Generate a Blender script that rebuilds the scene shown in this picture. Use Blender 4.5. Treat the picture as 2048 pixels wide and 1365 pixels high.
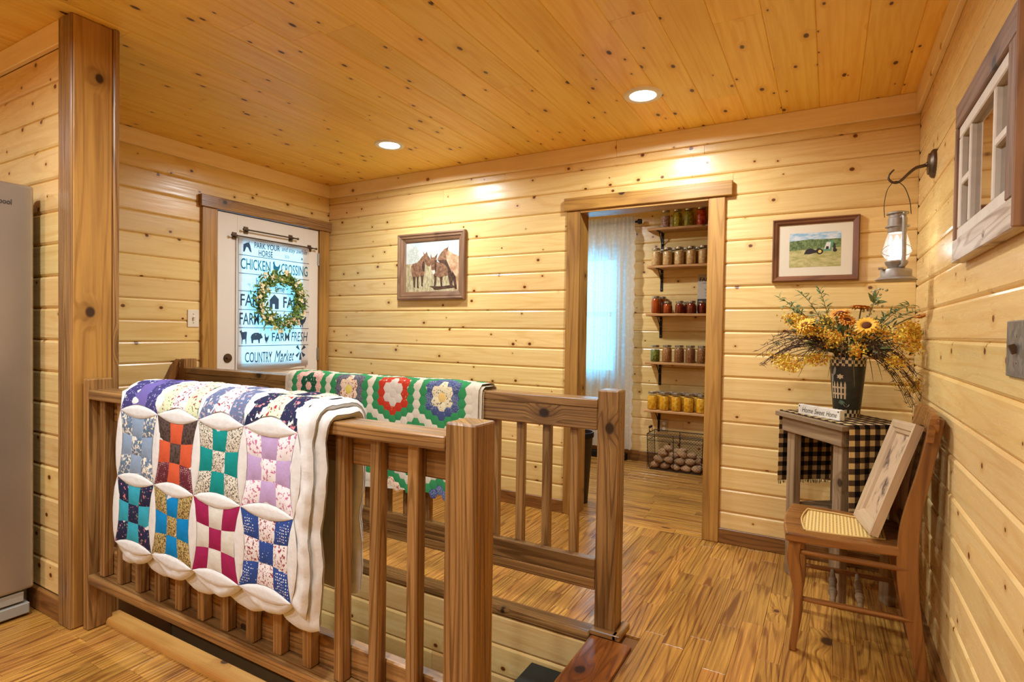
import bpy, bmesh, math, random
from mathutils import Vector, Matrix
random.seed(7)
for _o in list(bpy.data.objects): bpy.data.objects.remove(_o)
SC = bpy.context.scene
COL = SC.collection
# ------------------------------------------------------------------ camera, world, exposure
def setup_camera():
    yaw, pitch, roll, f = -.5143, -.0177, .0148, 1121.56
    fw = Vector((math.sin(yaw)*math.cos(pitch), math.cos(yaw)*math.cos(pitch), math.sin(pitch)))
    r = Vector((math.cos(yaw), -math.sin(yaw), 0)); u = r.cross(fw)
    r2 = math.cos(roll)*r + math.sin(roll)*u; u2 = -math.sin(roll)*r + math.cos(roll)*u
    cam = bpy.data.cameras.new('camera'); o = bpy.data.objects.new('camera', cam); COL.objects.link(o)
    cam.sensor_fit = 'HORIZONTAL'; cam.sensor_width = 36; cam.lens = f*36/2048
    cam.clip_start = .02
    M = Matrix((r2, u2, -fw)).transposed().to_4x4(); M.translation = (0, 0, 1.2179)
    o.matrix_world = M; SC.camera = o
setup_camera()
w = bpy.data.worlds.new('sky'); SC.world = w; w.use_nodes = True
w.node_tree.nodes['Background'].inputs[0].default_value = (.14, .58, .95, 1)
w.node_tree.nodes['Background'].inputs[1].default_value = 8.0
SC.view_settings.view_transform = 'Standard'; SC.view_settings.look = 'None'
SC.view_settings.gamma = 1; SC.view_settings.use_curve_mapping = False
SC.view_settings.exposure = 0.0
LAMP_W = 27.0          # watts of one recessed ceiling lamp
LAMP_C = (.86, .95, 1.0)
LANTERN_W = 16.0
try:
    SC.cycles.max_bounces = 9; SC.cycles.diffuse_bounces = 5; SC.cycles.transparent_max_bounces = 16
    SC.cycles.sample_clamp_indirect = 6; SC.cycles.caustics_reflective = False; SC.cycles.caustics_refractive = False
except Exception: pass

# ------------------------------------------------------------------ helpers
WM = {}
def _link(o, parent=None, M=None):
    COL.objects.link(o)
    M = M or Matrix.Identity(4); WM[o.name] = M
    o.matrix_basis = M
    if parent is not None:
        o.parent = parent; o.matrix_parent_inverse = WM[parent.name].inverted()
    return o
def empty(name, loc, label=None, cat=None, group=None, rotz=0):
    o = bpy.data.objects.new(name, None); o.empty_display_size = .05
    _link(o, None, Matrix.Translation(loc) @ Matrix.Rotation(rotz, 4, 'Z'))
    return tag(o, label, cat, group)
def tag(o, label=None, cat=None, group=None, kind=None):
    if label: o['label'] = label
    if cat: o['category'] = cat
    if group: o['group'] = group
    if kind: o['kind'] = kind
    return o
def struct(o, label=None): return tag(o, label, None, None, 'structure')
def meshobj(name, me, parent=None, M=None):
    return _link(bpy.data.objects.new(name, me), parent, M)
def copy_tree(src, M, label=None, group=None, cat=None):
    r = src.copy(); COL.objects.link(r); WM[r.name] = M; r.matrix_basis = M
    if label: r['label'] = label
    if group: r['group'] = group
    def kids(a, b):
        for ch in a.children:
            c = ch.copy(); COL.objects.link(c); c.parent = b
            WM[c.name] = WM[b.name] @ c.matrix_parent_inverse @ c.matrix_basis
            kids(ch, c)
    kids(src, r)
    return r
BAS = {  # columns: local x (length), y (width), z (face normal)
 'back': ((1,0,0),(0,0,1),(0,-1,0)), 'left': ((0,1,0),(0,0,1),(1,0,0)), 'right': ((0,-1,0),(0,0,1),(-1,0,0)),
 'ceil': ((0,1,0),(1,0,0),(0,0,-1)), 'floor': ((0,1,0),(-1,0,0),(0,0,1)), 'floorx': ((1,0,0),(0,1,0),(0,0,1)),
 'vy': ((0,0,1),(-1,0,0),(0,-1,0)), 'vx': ((0,0,1),(0,-1,0),(1,0,0)), 'front': ((-1,0,0),(0,0,1),(0,1,0)), 'vxn': ((0,0,1),(0,1,0),(-1,0,0)),
}
BAS['vy'] = ((0,0,1),(1,0,0),(0,1,0))
def basis(b, c):
    if isinstance(b, str): b = BAS[b]
    M = Matrix(b).transposed().to_4x4(); M.translation = Vector(c); return M
_mc = {}
def box_mesh(L, W, T, bev, mat, seg=1):
    k = ('b', round(L,4), round(W,4), round(T,4), round(bev,4), mat.name, seg)
    if k in _mc: return _mc[k]
    bm = bmesh.new(); bmesh.ops.create_cube(bm, size=1)
    bmesh.ops.scale(bm, vec=(L, W, T), verts=bm.verts)
    if bev > 0: bmesh.ops.bevel(bm, geom=list(bm.edges), offset=min(bev, .45*min(L, W, T)), segments=seg, affect='EDGES', profile=.5)
    me = bpy.data.meshes.new('board'); bm.to_mesh(me); bm.free(); me.materials.append(mat); _mc[k] = me
    return me
def board(name, lo, hi, b, mat, parent=None, bev=.003, seg=1):
    """axis aligned board between two corners; b names the board's frame so the grain follows its length"""
    lo, hi = Vector(lo), Vector(hi); c = (lo+hi)/2; d = hi-lo
    B = BAS[b]; dim = [sum(abs(B[i][k])*d[k] for k in range(3)) for i in range(3)]
    return meshobj(name, box_mesh(*dim, bev, mat, seg), parent, basis(b, c))
def plank_mesh(L, W, T, c, cd, mat, g=.0):
    k = ('p', round(L,3), round(W,4), round(T,4), c, cd, mat.name, g)
    if k in _mc: return _mc[k]
    h = W/2-g; pr = [(-h,-T),(-h,-cd),(-h+c*.35,-cd*.35),(-h+c,0),(h-c,0),(h-c*.35,-cd*.35),(h,-cd),(h,-T)]
    n = len(pr); e = L/2-.0006
    V = [(-e,y,z) for y,z in pr]+[(e,y,z) for y,z in pr]
    F = [(i,(i+1)%n,n+(i+1)%n,n+i) for i in range(n)]+[tuple(range(n-1,-1,-1)), tuple(range(n,2*n))]
    me = bpy.data.meshes.new('plank'); me.from_pydata(V,[],[tuple(reversed(f)) for f in F]); me.materials.append(mat); _mc[k]=me
    return me
class MB:
    def __init__(s): s.v=[]; s.f=[]; s.mi=[]; s.m=0; s.fc=None
    def add(s, V, F):
        n=len(s.v); s.v+= [tuple(p) for p in V]; s.f+=[tuple(i+n for i in f) for f in F]; s.mi+=[s.m]*len(F); return s
    def box(s, c, d, M=None):
        x,y,z=[q/2 for q in d]; V=[Vector((a*x,b*y,e*z)) for a in(-1,1) for b in(-1,1) for e in(-1,1)]
        if M is not None: V=[M.to_3x3()@p for p in V]
        c=Vector(c); return s.add([p+c for p in V],[(0,1,3,2),(4,6,7,5),(0,4,5,1),(2,3,7,6),(0,2,6,4),(1,5,7,3)])
    def bar(s, a, b, wx, wz, up=(0,0,1)):
        a,b=Vector(a),Vector(b); d=(b-a); L=d.length; d.normalize(); u=Vector(up); r=d.cross(u)
        if r.length<1e-4: r=d.cross(Vector((0,1,0)))
        r.normalize(); u=r.cross(d); V=[]
        for p in (a,b):
            for q in ((-1,-1),(1,-1),(1,1),(-1,1)): V.append(p+r*q[0]*wx/2+u*q[1]*wz/2)
        return s.add(V,[(3,2,1,0),(4,5,6,7),(0,1,5,4),(1,2,6,5),(2,3,7,6),(3,0,4,7)])
    def tube(s, path, rad, n=8, caps=True):
        P=[Vector(p) for p in path]; m=len(P); rs=rad if isinstance(rad,(list,tuple)) else [rad]*m
        up=None; V=[]
        for i in range(m):
            t=(P[min(i+1,m-1)]-P[max(i-1,0)])
            if t.length<1e-9: t=Vector((0,0,1))
            t.normalize()
            if up is None:
                up=t.cross(Vector((0,0,1)));
                if up.length<.05: up=t.cross(Vector((0,1,0)))
                up.normalize()
            else:
                up=(up-t*up.dot(t))
                if up.length<1e-6: up=t.orthogonal()
                up.normalize()
            o=t.cross(up)
            for k in range(n):
                a=2*math.pi*k/n; V.append(P[i]+(up*math.cos(a)+o*math.sin(a))*rs[i])
        F=[(i*n+k,i*n+(k+1)%n,(i+1)*n+(k+1)%n,(i+1)*n+k) for i in range(m-1) for k in range(n)]
        if caps: F+=[tuple(range(n-1,-1,-1)),tuple((m-1)*n+k for k in range(n))]
        return s.add(V,F)
    def lathe(s, prof, n=20, M=None):
        M=M or Matrix.Identity(4); V=[];m=len(prof)
        for r,z in prof:
            for k in range(n):
                a=2*math.pi*k/n; V.append(M@Vector((r*math.cos(a),r*math.sin(a),z)))
        F=[(i*n+k,i*n+(k+1)%n,(i+1)*n+(k+1)%n,(i+1)*n+k) for i in range(m-1) for k in range(n)]
        if prof[0][0]>1e-5: F.append(tuple(range(n-1,-1,-1)))
        if prof[-1][0]>1e-5: F.append(tuple((m-1)*n+k for k in range(n)))
        return s.add(V,F)
    def grid(s, fn, nu, nv):
        V=[fn(i/nu,j/nv) for i in range(nu+1) for j in range(nv+1)]
        return s.add(V,[(i*(nv+1)+j,(i+1)*(nv+1)+j,(i+1)*(nv+1)+j+1,i*(nv+1)+j+1) for i in range(nu) for j in range(nv)])
    def prism(s, poly, z0, z1, M=None):
        M=M or Matrix.Identity(4); n=len(poly)
        V=[M@Vector((x,y,z0)) for x,y in poly]+[M@Vector((x,y,z1)) for x,y in poly]
        return s.add(V,[tuple(range(n-1,-1,-1)),tuple(range(n,2*n))]+[(i,(i+1)%n,n+(i+1)%n,n+i) for i in range(n)])
    def ball(s, c, r, M=None, nu=8, nv=6):
        c=Vector(c); r=r if isinstance(r,(tuple,list)) else (r,r,r)
        V=[];
        for i in range(nv+1):
            t=math.pi*i/nv
            for k in range(nu):
                a=2*math.pi*k/nu; p=Vector((r[0]*math.sin(t)*math.cos(a),r[1]*math.sin(t)*math.sin(a),r[2]*math.cos(t)))
                if M is not None: p=M.to_3x3()@p
                V.append(p+c)
        return s.add(V,[(i*nu+k,i*nu+(k+1)%nu,(i+1)*nu+(k+1)%nu,(i+1)*nu+k)[::-1] for i in range(nv) for k in range(nu)])
    def build(s, name, mat, parent=None, smooth=False, M=None, merge=False):
        me=bpy.data.meshes.new(name)
        V=s.v
        if M is not None:
            I=M.inverted(); V=[I@Vector(p) for p in V]
        me.from_pydata([tuple(p) for p in V],[],s.f)
        for m in (mat if isinstance(mat,(list,tuple)) else [mat]): me.materials.append(m)
        me.polygons.foreach_set('material_index',s.mi)
        if merge:
            bm=bmesh.new(); bm.from_mesh(me); bmesh.ops.remove_doubles(bm,verts=bm.verts,dist=1e-5); bmesh.ops.recalc_face_normals(bm,faces=bm.faces); bm.to_mesh(me); bm.free()
        if smooth:
            me.polygons.foreach_set('use_smooth',[True]*len(me.polygons))
        me.update()
        return meshobj(name, me, parent, M)
def autosmooth(o, ang=40):
    bm=bmesh.new(); bm.from_mesh(o.data)
    bmesh.ops.remove_doubles(bm,verts=bm.verts,dist=1e-6)
    bmesh.ops.recalc_face_normals(bm,faces=bm.faces)
    for f in bm.faces: f.smooth=True
    for e in bm.edges:
        if len(e.link_faces)==2 and e.calc_face_angle(0)>math.radians(ang): e.smooth=False
    bm.to_mesh(o.data); bm.free(); return o

# ------------------------------------------------------------------ materials
def lin(c):
    return tuple(((x/255)/12.92 if x/255<=.04045 else ((x/255+.055)/1.055)**2.4) for x in c)+(1,)
class NT:
    def __init__(s,name):
        s.m=bpy.data.materials.new(name); s.m.use_nodes=True; s.t=s.m.node_tree; s.n=s.t.nodes
        s.p=s.n['Principled BSDF']; s.out=s.n['Material Output']
    def new(s,ty,**kw):
        n=s.n.new(ty)
        for k,v in kw.items(): setattr(n,k,v)
        return n
    def L(s,a,b): s.t.links.new(a,b)
    def val(s,sock,v):
        if hasattr(v,'is_linked') or hasattr(v,'links'): s.L(v,sock)
        else: sock.default_value=v
    def math(s,op,a,b=0.0,c=None,clamp=False):
        n=s.new('ShaderNodeMath',operation=op,use_clamp=clamp); s.val(n.inputs[0],a); s.val(n.inputs[1],b)
        if c is not None: s.val(n.inputs[2],c)
        return n.outputs[0]
    def vmath(s,op,a,b):
        n=s.new('ShaderNodeVectorMath',operation=op); s.val(n.inputs[0],a); s.val(n.inputs[1],b); return n.outputs[0]
    def rng(s,v,a,b,c=0.,d=1.,smooth=True):
        n=s.new('ShaderNodeMapRange'); n.interpolation_type='SMOOTHSTEP' if smooth else 'LINEAR'; s.val(n.inputs[0],v)
        for i,q in enumerate((a,b,c,d)): n.inputs[i+1].default_value=q
        return n.outputs[0]
    def mix(s,f,a,b,blend='MIX'):
        n=s.new('ShaderNodeMix',data_type='RGBA',blend_type=blend); s.val(n.inputs[0],f); s.val(n.inputs[6],a); s.val(n.inputs[7],b); return n.outputs[2]
    def noise(s,vec,scale,detail=2.,rough=.5,dist=0.,out=0,dim='3D'):
        n=s.new('ShaderNodeTexNoise',noise_dimensions=dim); s.val(n.inputs['Vector'],vec); n.inputs['Scale'].default_value=scale
        n.inputs['Detail'].default_value=detail; n.inputs['Roughness'].default_value=rough; n.inputs['Distortion'].default_value=dist; return n.outputs[out]
    def vor(s,vec,scale,dim='3D',feature='F1',rnd=1.):
        n=s.new('ShaderNodeTexVoronoi',voronoi_dimensions=dim,feature=feature); s.val(n.inputs['Vector'],vec); n.inputs['Scale'].default_value=scale
        n.inputs['Randomness'].default_value=rnd; return n
    def obj(s): return s.new('ShaderNodeTexCoord').outputs['Object']
    def rand(s): return s.new('ShaderNodeObjectInfo').outputs['Random']
    def sep(s,v):
        n=s.new('ShaderNodeSeparateXYZ'); s.L(v,n.inputs[0]); return n.outputs
    def comb(s,x,y,z):
        n=s.new('ShaderNodeCombineXYZ')
        for i,q in enumerate((x,y,z)): s.val(n.inputs[i],q)
        return n.outputs[0]
    def bump(s,h,st=.2,d=.002):
        n=s.new('ShaderNodeBump'); n.inputs['Strength'].default_value=st; n.inputs['Distance'].default_value=d; s.L(h,n.inputs['Height']); s.L(n.outputs[0],s.p.inputs['Normal'])
    def base(s,c,rough=.5,spec=.5,metal=0.,coat=0.):
        s.val(s.p.inputs['Base Color'],c); s.val(s.p.inputs['Roughness'],rough); s.p.inputs['Specular IOR Level'].default_value=spec
        s.p.inputs['Metallic'].default_value=metal; s.p.inputs['Coat Weight'].default_value=coat; s.p.inputs['Coat Roughness'].default_value=.2
        return s.m
def plain(name,rgb,rough=.5,spec=.4,metal=0.,coat=0.,var=0.,nscale=30):
    t=NT(name); c=lin(rgb)
    if var>0:
        f=t.noise(t.obj(),nscale,3.); c=t.mix(f,lin([max(0,x*(1-var)) for x in rgb]),lin([min(255,x*(1+var)) for x in rgb]))
    return t.base(c,rough,spec,metal,coat)
def wood(name, light, dark, deep, knot=(60,30,12), axis='x', streak=55., ring=6., rings=.5, kscale=5., kthr=.55, kr=.11, rough=.38, var=.18, hue=.0, bump=.15, gloss=.5, smudge=0., ringf=58., rw=.1, rx=.9, kst=.8, sw=.55):
    t=NT(name); v=t.obj(); x,y,z=t.sep(v)
    if axis=='y': x,y,z=y,x,z
    if axis=='z': x,y,z=z,x,y
    r=t.rand(); r2=t.math('FRACT',t.math('MULTIPLY',r,57.3)); r3=t.math('FRACT',t.math('MULTIPLY',r,131.7))
    ox=t.math('MULTIPLY',r,61.); oy=t.math('MULTIPLY',r2,23.)
    kx=t.math('ADD',x,ox); ky=t.math('ADD',t.math('ADD',y,z),oy)
    vo=t.vor(t.comb(t.math('MULTIPLY',kx,kst),ky,0.),kscale,'2D'); dist=vo.outputs['Distance']; kc=t.sep(vo.outputs['Color'])
    gate=t.math('GREATER_THAN',kc[0],kthr)
    size=t.math('MULTIPLY_ADD',kc[1],.8,.35)
    dn=t.math('DIVIDE',dist,size)
    km=t.math('MULTIPLY',t.rng(dn,kr*.55,kr,1.,0.),gate)
    halo=t.math('MULTIPLY',t.rng(dn,kr*.6,kr*3.2,1.,0.),gate)
    yb=t.math('MULTIPLY_ADD',halo,.02,ky)
    g1=t.noise(t.comb(t.math('MULTIPLY',kx,2.2),t.math('MULTIPLY',yb,streak),t.math('MULTIPLY',z,9.)),1.,3.,.6)
    rn=t.noise(t.comb(t.math('MULTIPLY',kx,rx),t.math('MULTIPLY',yb,ring),t.math('MULTIPLY',r3,9.)),1.,1.5,.5)
    ringv=t.math('SINE',t.math('MULTIPLY_ADD',halo,5.,t.math('MULTIPLY',rn,ringf)))
    rl=t.rng(ringv,rw,1.,0.,1.)
    fac=t.math('MULTIPLY_ADD',t.rng(g1,.32,.72),sw,t.math('MULTIPLY',rl,rings),clamp=True)
    c=t.mix(fac,lin(light),lin(dark))
    big=t.noise(t.comb(t.math('MULTIPLY',kx,1.2),t.math('MULTIPLY',ky,5.),r2),1.,2.)
    c=t.mix(t.math('MULTIPLY',t.rng(big,.5,.8),.35+smudge),c,lin(deep))
    c=t.mix(t.math('MULTIPLY',halo,.45),c,lin(deep))
    c=t.mix(km,c,lin(knot))
    h=t.new('ShaderNodeHueSaturation'); t.L(c,h.inputs['Color'])
    t.L(t.math('MULTIPLY_ADD',r3,2*var,1-var),h.inputs['Value']); t.L(t.math('MULTIPLY_ADD',r2,hue,.5-hue/2),h.inputs['Hue'])
    h.inputs['Saturation'].default_value=1.0
    t.bump(t.math('SUBTRACT',g1,t.math('MULTIPLY',km,.4)),bump,.003)
    return t.base(h.outputs[0],t.rng(g1,.3,.8,rough-.06,rough+.12),gloss)
M_={}
M_['pine']=wood('pine_wall',(236,204,138),(216,174,102),(202,150,76),(104,56,16),kscale=7.,kthr=.42,kr=.08,var=.08,rough=.30,streak=60,rings=.30,rw=.35,rx=.5,hue=.010)
M_['ceil']=wood('pine_ceiling',(248,207,98),(236,184,74),(216,152,50),(84,42,10),kscale=7.5,kthr=.34,kr=.085,var=.06,rough=.42,streak=52,rings=.4,rw=.35,rx=.4,hue=.008,kst=.5)
M_['pinet']=wood('pine_trim',(250,226,178),(240,210,152),(226,188,124),(150,98,50),kscale=5.,kthr=.6,kr=.08,var=.04,streak=40,rings=.2)
M_['floor']=wood('oak_floor',(188,134,60),(118,70,26),(136,84,34),(66,36,16),kscale=3.,kthr=.9,kr=.09,var=.19,hue=.008,rough=.28,streak=90,ring=7.,rings=.5,ringf=130.,rw=.25,rx=.45,sw=.7,gloss=.5,bump=.05)
M_['stain']=wood('stained_wood',(162,120,70),(102,68,34),(88,56,26),(44,26,14),kscale=4.,kthr=.68,kr=.10,var=.13,rough=.30,streak=75,ring=9.,rings=.55,ringf=110.,rw=.3,rx=.35,gloss=.55,smudge=.25,sw=.75)
M_['casing']=wood('honey_stained_wood',(186,138,68),(146,100,44),(112,72,30),(56,32,14),kscale=5.,kthr=.6,kr=.10,var=.08,rough=.36,streak=50,ring=8.,rings=.45,ringf=80.,rx=.4,smudge=.4)
M_['base']=wood('baseboard_wood',(146,98,48),(100,62,26),(78,46,20),(44,24,10),kscale=5.,kthr=.7,kr=.1,var=.06,streak=50,ring=8,rings=.5,ringf=90.)
M_['nose']=wood('nosing_wood',(214,166,90),(190,134,62),(166,108,46),(84,46,18),kscale=5.,kthr=.7,kr=.09,var=.04,streak=44,rings=.3)
M_['dnose']=wood('dark_nosing_wood',(156,94,40),(110,60,24),(90,48,18),(54,26,10),kscale=5.,kthr=.9,var=.05,streak=44,ring=8,rings=.6,ringf=110.,rough=.26)
M_['grey']=wood('weathered_wood',(150,124,92),(112,88,62),(90,68,48),(60,44,30),kscale=5.,kthr=.85,var=.12,rough=.75,streak=70,rings=.3,bump=.5,gloss=.2)
M_['greyz']=wood('weathered_wood_upright',(150,124,92),(112,88,62),(90,68,48),(60,44,30),axis='z',kscale=5.,kthr=.85,var=.12,rough=.75,streak=70,rings=.3,bump=.5,gloss=.2)
M_['chair']=wood('oak_chair_wood',(150,98,46),(106,62,26),(90,50,20),(60,32,14),kscale=3.,kthr=.98,var=.05,rough=.28,streak=46,ring=10,rings=.5)
M_['chairz']=wood('oak_chair_upright_wood',(150,98,46),(106,62,26),(90,50,20),(60,32,14),axis='z',kscale=3.,kthr=.98,var=.05,rough=.28,streak=46,ring=10,rings=.5)
M_['fgrey']=wood('grey_brown_frame_wood',(140,104,74),(98,66,44),(76,50,32),(40,26,18),kscale=3.,kthr=.95,var=.06,rough=.5,streak=80,rings=.4)
M_['fbrown']=wood('walnut_frame_wood',(132,84,54),(90,54,34),(64,38,24),(40,26,18),kscale=3.,kthr=.95,var=.05,rough=.4,streak=80,rings=.4)
M_['barn']=wood('rustic_barn_wood',(150,112,82),(104,74,54),(86,58,42),(50,36,26),kscale=5.,kthr=.7,var=.08,rough=.6,streak=50,rings=.4,bump=.6)
M_['barnw']=wood('whitewashed_barn_wood',(214,200,182),(160,136,114),(130,104,84),(90,70,56),kscale=6.,kthr=.5,var=.05,rough=.5,streak=30,ring=14,rings=.6,bump=.6)
M_['taupe']=wood('taupe_frame_wood',(190,162,126),(162,132,98),(146,116,84),(90,66,46),kscale=3.,kthr=.95,var=.03,rough=.5,streak=60,rings=.25)
M_['back']=plain('wall_backing',(120,78,36),.8)
M_['white']=plain('white_door_paint',(226,216,204),.45)
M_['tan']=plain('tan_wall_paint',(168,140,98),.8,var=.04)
M_['black']=plain('black_iron',(38,34,32),.5,.4,.6)
M_['steel']=plain('zinc_screw',(190,188,182),.3,.5,1.)
M_['bronze']=plain('aged_bronze',(96,80,64),.42,.5,.85,var=.12)
M_['pewter']=plain('pewter_lantern_metal',(158,148,138),.45,.5,.55,var=.1)
M_['plate']=plain('ivory_plastic',(232,220,200),.35)
M_['almond']=plain('almond_plastic',(196,160,110),.4)
M_['sash']=plain('white_sash_paint',(222,212,196),.55,var=.06,nscale=40)
def brushed():
    t=NT('brushed_stainless'); x,y,z=t.sep(t.obj())
    n=t.noise(t.comb(t.math('MULTIPLY',x,4.),t.math('MULTIPLY',y,4.),t.math('MULTIPLY',z,260.)),1.,2.)
    t.bump(n,.04,.001); return t.base(t.mix(n,lin((158,149,138)),lin((178,168,154))),.30,.5,.7)
M_['steelb']=brushed()
def galv():
    t=NT('galvanized_metal'); v=t.vor(t.obj(),60.); return t.base(t.mix(t.sep(v.outputs['Color'])[0],lin((120,112,100)),lin((158,148,134))),.45,.5,.7)
M_['galv']=galv()
def emit(name,c,s):
    t=NT(name); t.base((.8,.8,.8,1)); t.p.inputs['Emission Color'].default_value=(*c,1); t.p.inputs['Emission Strength'].default_value=s; return t.m
M_['lens']=emit('lamp_lens',(.95,.97,1),9.)
M_['bulb']=emit('lantern_bulb',(.95,.97,1),25.)
def glass(name,tint=(1,1,1),refl=.9,ior=1.45):
    t=NT(name); t.n.remove(t.p); tr=t.new('ShaderNodeBsdfTransparent'); tr.inputs[0].default_value=(*tint,1)
    gl=t.new('ShaderNodeBsdfGlossy'); gl.inputs['Roughness'].default_value=.04; gl.inputs[0].default_value=(refl,refl,refl,1)
    fr=t.new('ShaderNodeFresnel'); fr.inputs[0].default_value=ior; mx=t.new('ShaderNodeMixShader')
    geo=t.new('ShaderNodeNewGeometry'); t.L(t.math('MULTIPLY',fr.outputs[0],t.math('SUBTRACT',1.,geo.outputs['Backfacing'])),mx.inputs[0]); t.L(tr.outputs[0],mx.inputs[1]); t.L(gl.outputs[0],mx.inputs[2]); t.L(mx.outputs[0],t.out.inputs[0]); return t.m
M_['glass']=glass('clear_glass',(.96,.97,.97))
M_['pane']=glass('window_glass',(.97,.99,1))
def globe():
    t=NT('lantern_globe_glass'); t.n.remove(t.p); tr=t.new('ShaderNodeBsdfTransparent'); tl=t.new('ShaderNodeBsdfTranslucent'); gl=t.new('ShaderNodeBsdfGlossy'); gl.inputs['Roughness'].default_value=.05
    a=t.new('ShaderNodeMixShader'); a.inputs[0].default_value=.09; t.L(tr.outputs[0],a.inputs[1]); t.L(tl.outputs[0],a.inputs[2]); fr=t.new('ShaderNodeFresnel'); geo=t.new('ShaderNodeNewGeometry'); b=t.new('ShaderNodeMixShader')
    t.L(t.math('MULTIPLY',fr.outputs[0],t.math('SUBTRACT',1.,geo.outputs['Backfacing'])),b.inputs[0]); t.L(a.outputs[0],b.inputs[1]); t.L(gl.outputs[0],b.inputs[2]); t.L(b.outputs[0],t.out.inputs[0]); return t.m
M_['globe']=globe()
M_['mirror']=plain('old_mirror_glass',(206,196,186),.06,.5,1.,var=.05,nscale=6)

# ------------------------------------------------------------------ the setting
XL,YB,XR,H=-3.783,3.453,.375,2.44
Y0,X0=-2.2,-5.2          # the room goes on behind the camera
PY=5.25                  # pantry far wall
def slab(name,boxes,mat,parent=None):
    m=MB()
    for lo,hi in boxes: m.box([(a+b)/2 for a,b in zip(lo,hi)],[b-a for a,b in zip(lo,hi)])
    return m.build(name,mat,parent)
def plank_run(parent,b,fixed,a0,a1,z0,z1,mat,T=.016,c=.011,cd=.010,maxlen=2.4,name='plank',rs=None):
    """one course of boards between a0..a1 along the length, z0..z1 across"""
    cuts=[a0]
    while a1-cuts[-1]>maxlen:
        s=random.uniform(.9,maxlen)
        if a1-cuts[-1]-s<.35: break
        cuts.append(cuts[-1]+s)
    cuts.append(a1)
    for i in range(len(cuts)-1):
        L=cuts[i+1]-cuts[i]; m=(cuts[i]+cuts[i+1])/2; zc=(z0+z1)/2
        if b in('back','front'): p=(m,fixed,zc)
        elif b in('left','right'): p=(fixed,m,zc)
        elif b in('ceil','floor'): p=(zc,m,fixed)
        else: p=(m,zc,fixed)
        meshobj(name,plank_mesh(L,z1-z0,T,c,cd,mat),parent,basis(b,p))
# floors
floor=struct(slab('floor',[((X0,Y0,-.25),(-.80,1.24,-.012)),((-.80,Y0,-.25),(XR,3.58,-.012)),((X0,2.136,-.25),(-.80,3.58,-.012)),((X0,1.24,-.25),(-3.783,2.14,-.012)),((-2.7,3.58,-.25),(XR,5.4,-.012))],M_['back']),'honey oak strip floor running toward the pantry wall')
def floor_strip(x0,x1,ya,yb,parent,thing=True,mb=None):
    y=ya+random.uniform(-.4,0)
    while y<yb:
        L=random.uniform(.22,.66); a,b_=max(y,ya),min(y+L,yb); y+=L
        if b_-a<.03: continue
        if thing: meshobj('floor_strip',box_mesh(b_-a-.0008,x1-x0-.0006,.012,.0012,M_['floor']),parent,basis('floor',((x0+x1)/2,(a+b_)/2,-.006)))
        else: mb.box(((x0+x1)/2,(a+b_)/2,-.006),(x1-x0-.0006,b_-a-.0008,.012))
far=MB(); sp=.0832; k0=int((X0-(-.628))/sp)
for k in range(k0,20):
    xa,xb=-.628+k*sp,-.628+(k+1)*sp
    if xa>XR-.005: break
    xb=min(xb,XR); xm=(xa+xb)/2
    if xm<-.628:
        if xm>-3.78: floor_strip(xa,min(xb,-.628),2.19,3.45,floor)
        if xm>-3.1 and xm<-1.6: floor_strip(xa,xb,.55,1.166,floor); floor_strip(xa,xb,Y0,.55,floor,False,far)
        else: floor_strip(xa,min(xb,-.628),Y0,1.166,floor,False,far)
    else:
        floor_strip(xa,xb,1.35,3.45,floor); floor_strip(xa,xb,Y0,1.35,floor,False,far)
tag(far.build('distant_floor_strips',M_['floor'],floor),None,None,None,'stuff')
for j in range(22):     # pantry boards run across the doorway
    ya=3.45+j*sp; yb=min(ya+sp,PY)
    if ya>=PY-.01: break
    x=-2.6+random.uniform(-.5,0)
    while x<XR-.05:
        L=random.uniform(.35,.9); a,b_=max(x,-2.6),min(x+L,XR-.02); x+=L
        if b_-a>.04: meshobj('floor_strip',box_mesh(b_-a-.0008,yb-ya-.0006,.012,.0012,M_['floor']),floor,basis('floorx',((a+b_)/2,(ya+yb)/2,-.006)))
# ceiling boards along Y
ceiling=struct(slab('ceiling',[((X0,Y0,H+.02),(XR,3.6,H+.2))],M_['back']),'knotty pine plank ceiling stained orange')
k=-1
while True:
    xb=.286-.178*k; xa=xb-.178; k+=1
    if xb<X0: break
    plank_run(ceiling,'ceil',H,Y0,YB,max(xa,X0),min(xb,XR),M_['ceil'],T=.02,c=.004,cd=.004,maxlen=2.6)
# back wall
wall_back=struct(slab('wall_back',[((XL-.12,YB+.012,0),(-1.46,3.565,H)),((-.61,YB+.012,0),(XR+.1,3.565,H)),((-1.46,YB+.012,2.03),(-.61,3.565,H))],M_['back']),'knotty pine plank wall with a doorway to the pantry')
zs=[2.44,2.416]+[2.284-.1314*i for i in range(17)]+[.05]
zs=[2.416]+[2.284-.1314*i for i in range(17)]+[.05]
for z1,z0 in zip(zs[:-1],zs[1:]):
    if z0>2.015: plank_run(wall_back,'back',YB,XL,XR,z0,z1,M_['pine'])
    else:
        plank_run(wall_back,'back',YB,XL,-1.5,z0,z1,M_['pine']); plank_run(wall_back,'back',YB,-.575,XR,z0,z1,M_['pine'])
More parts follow.
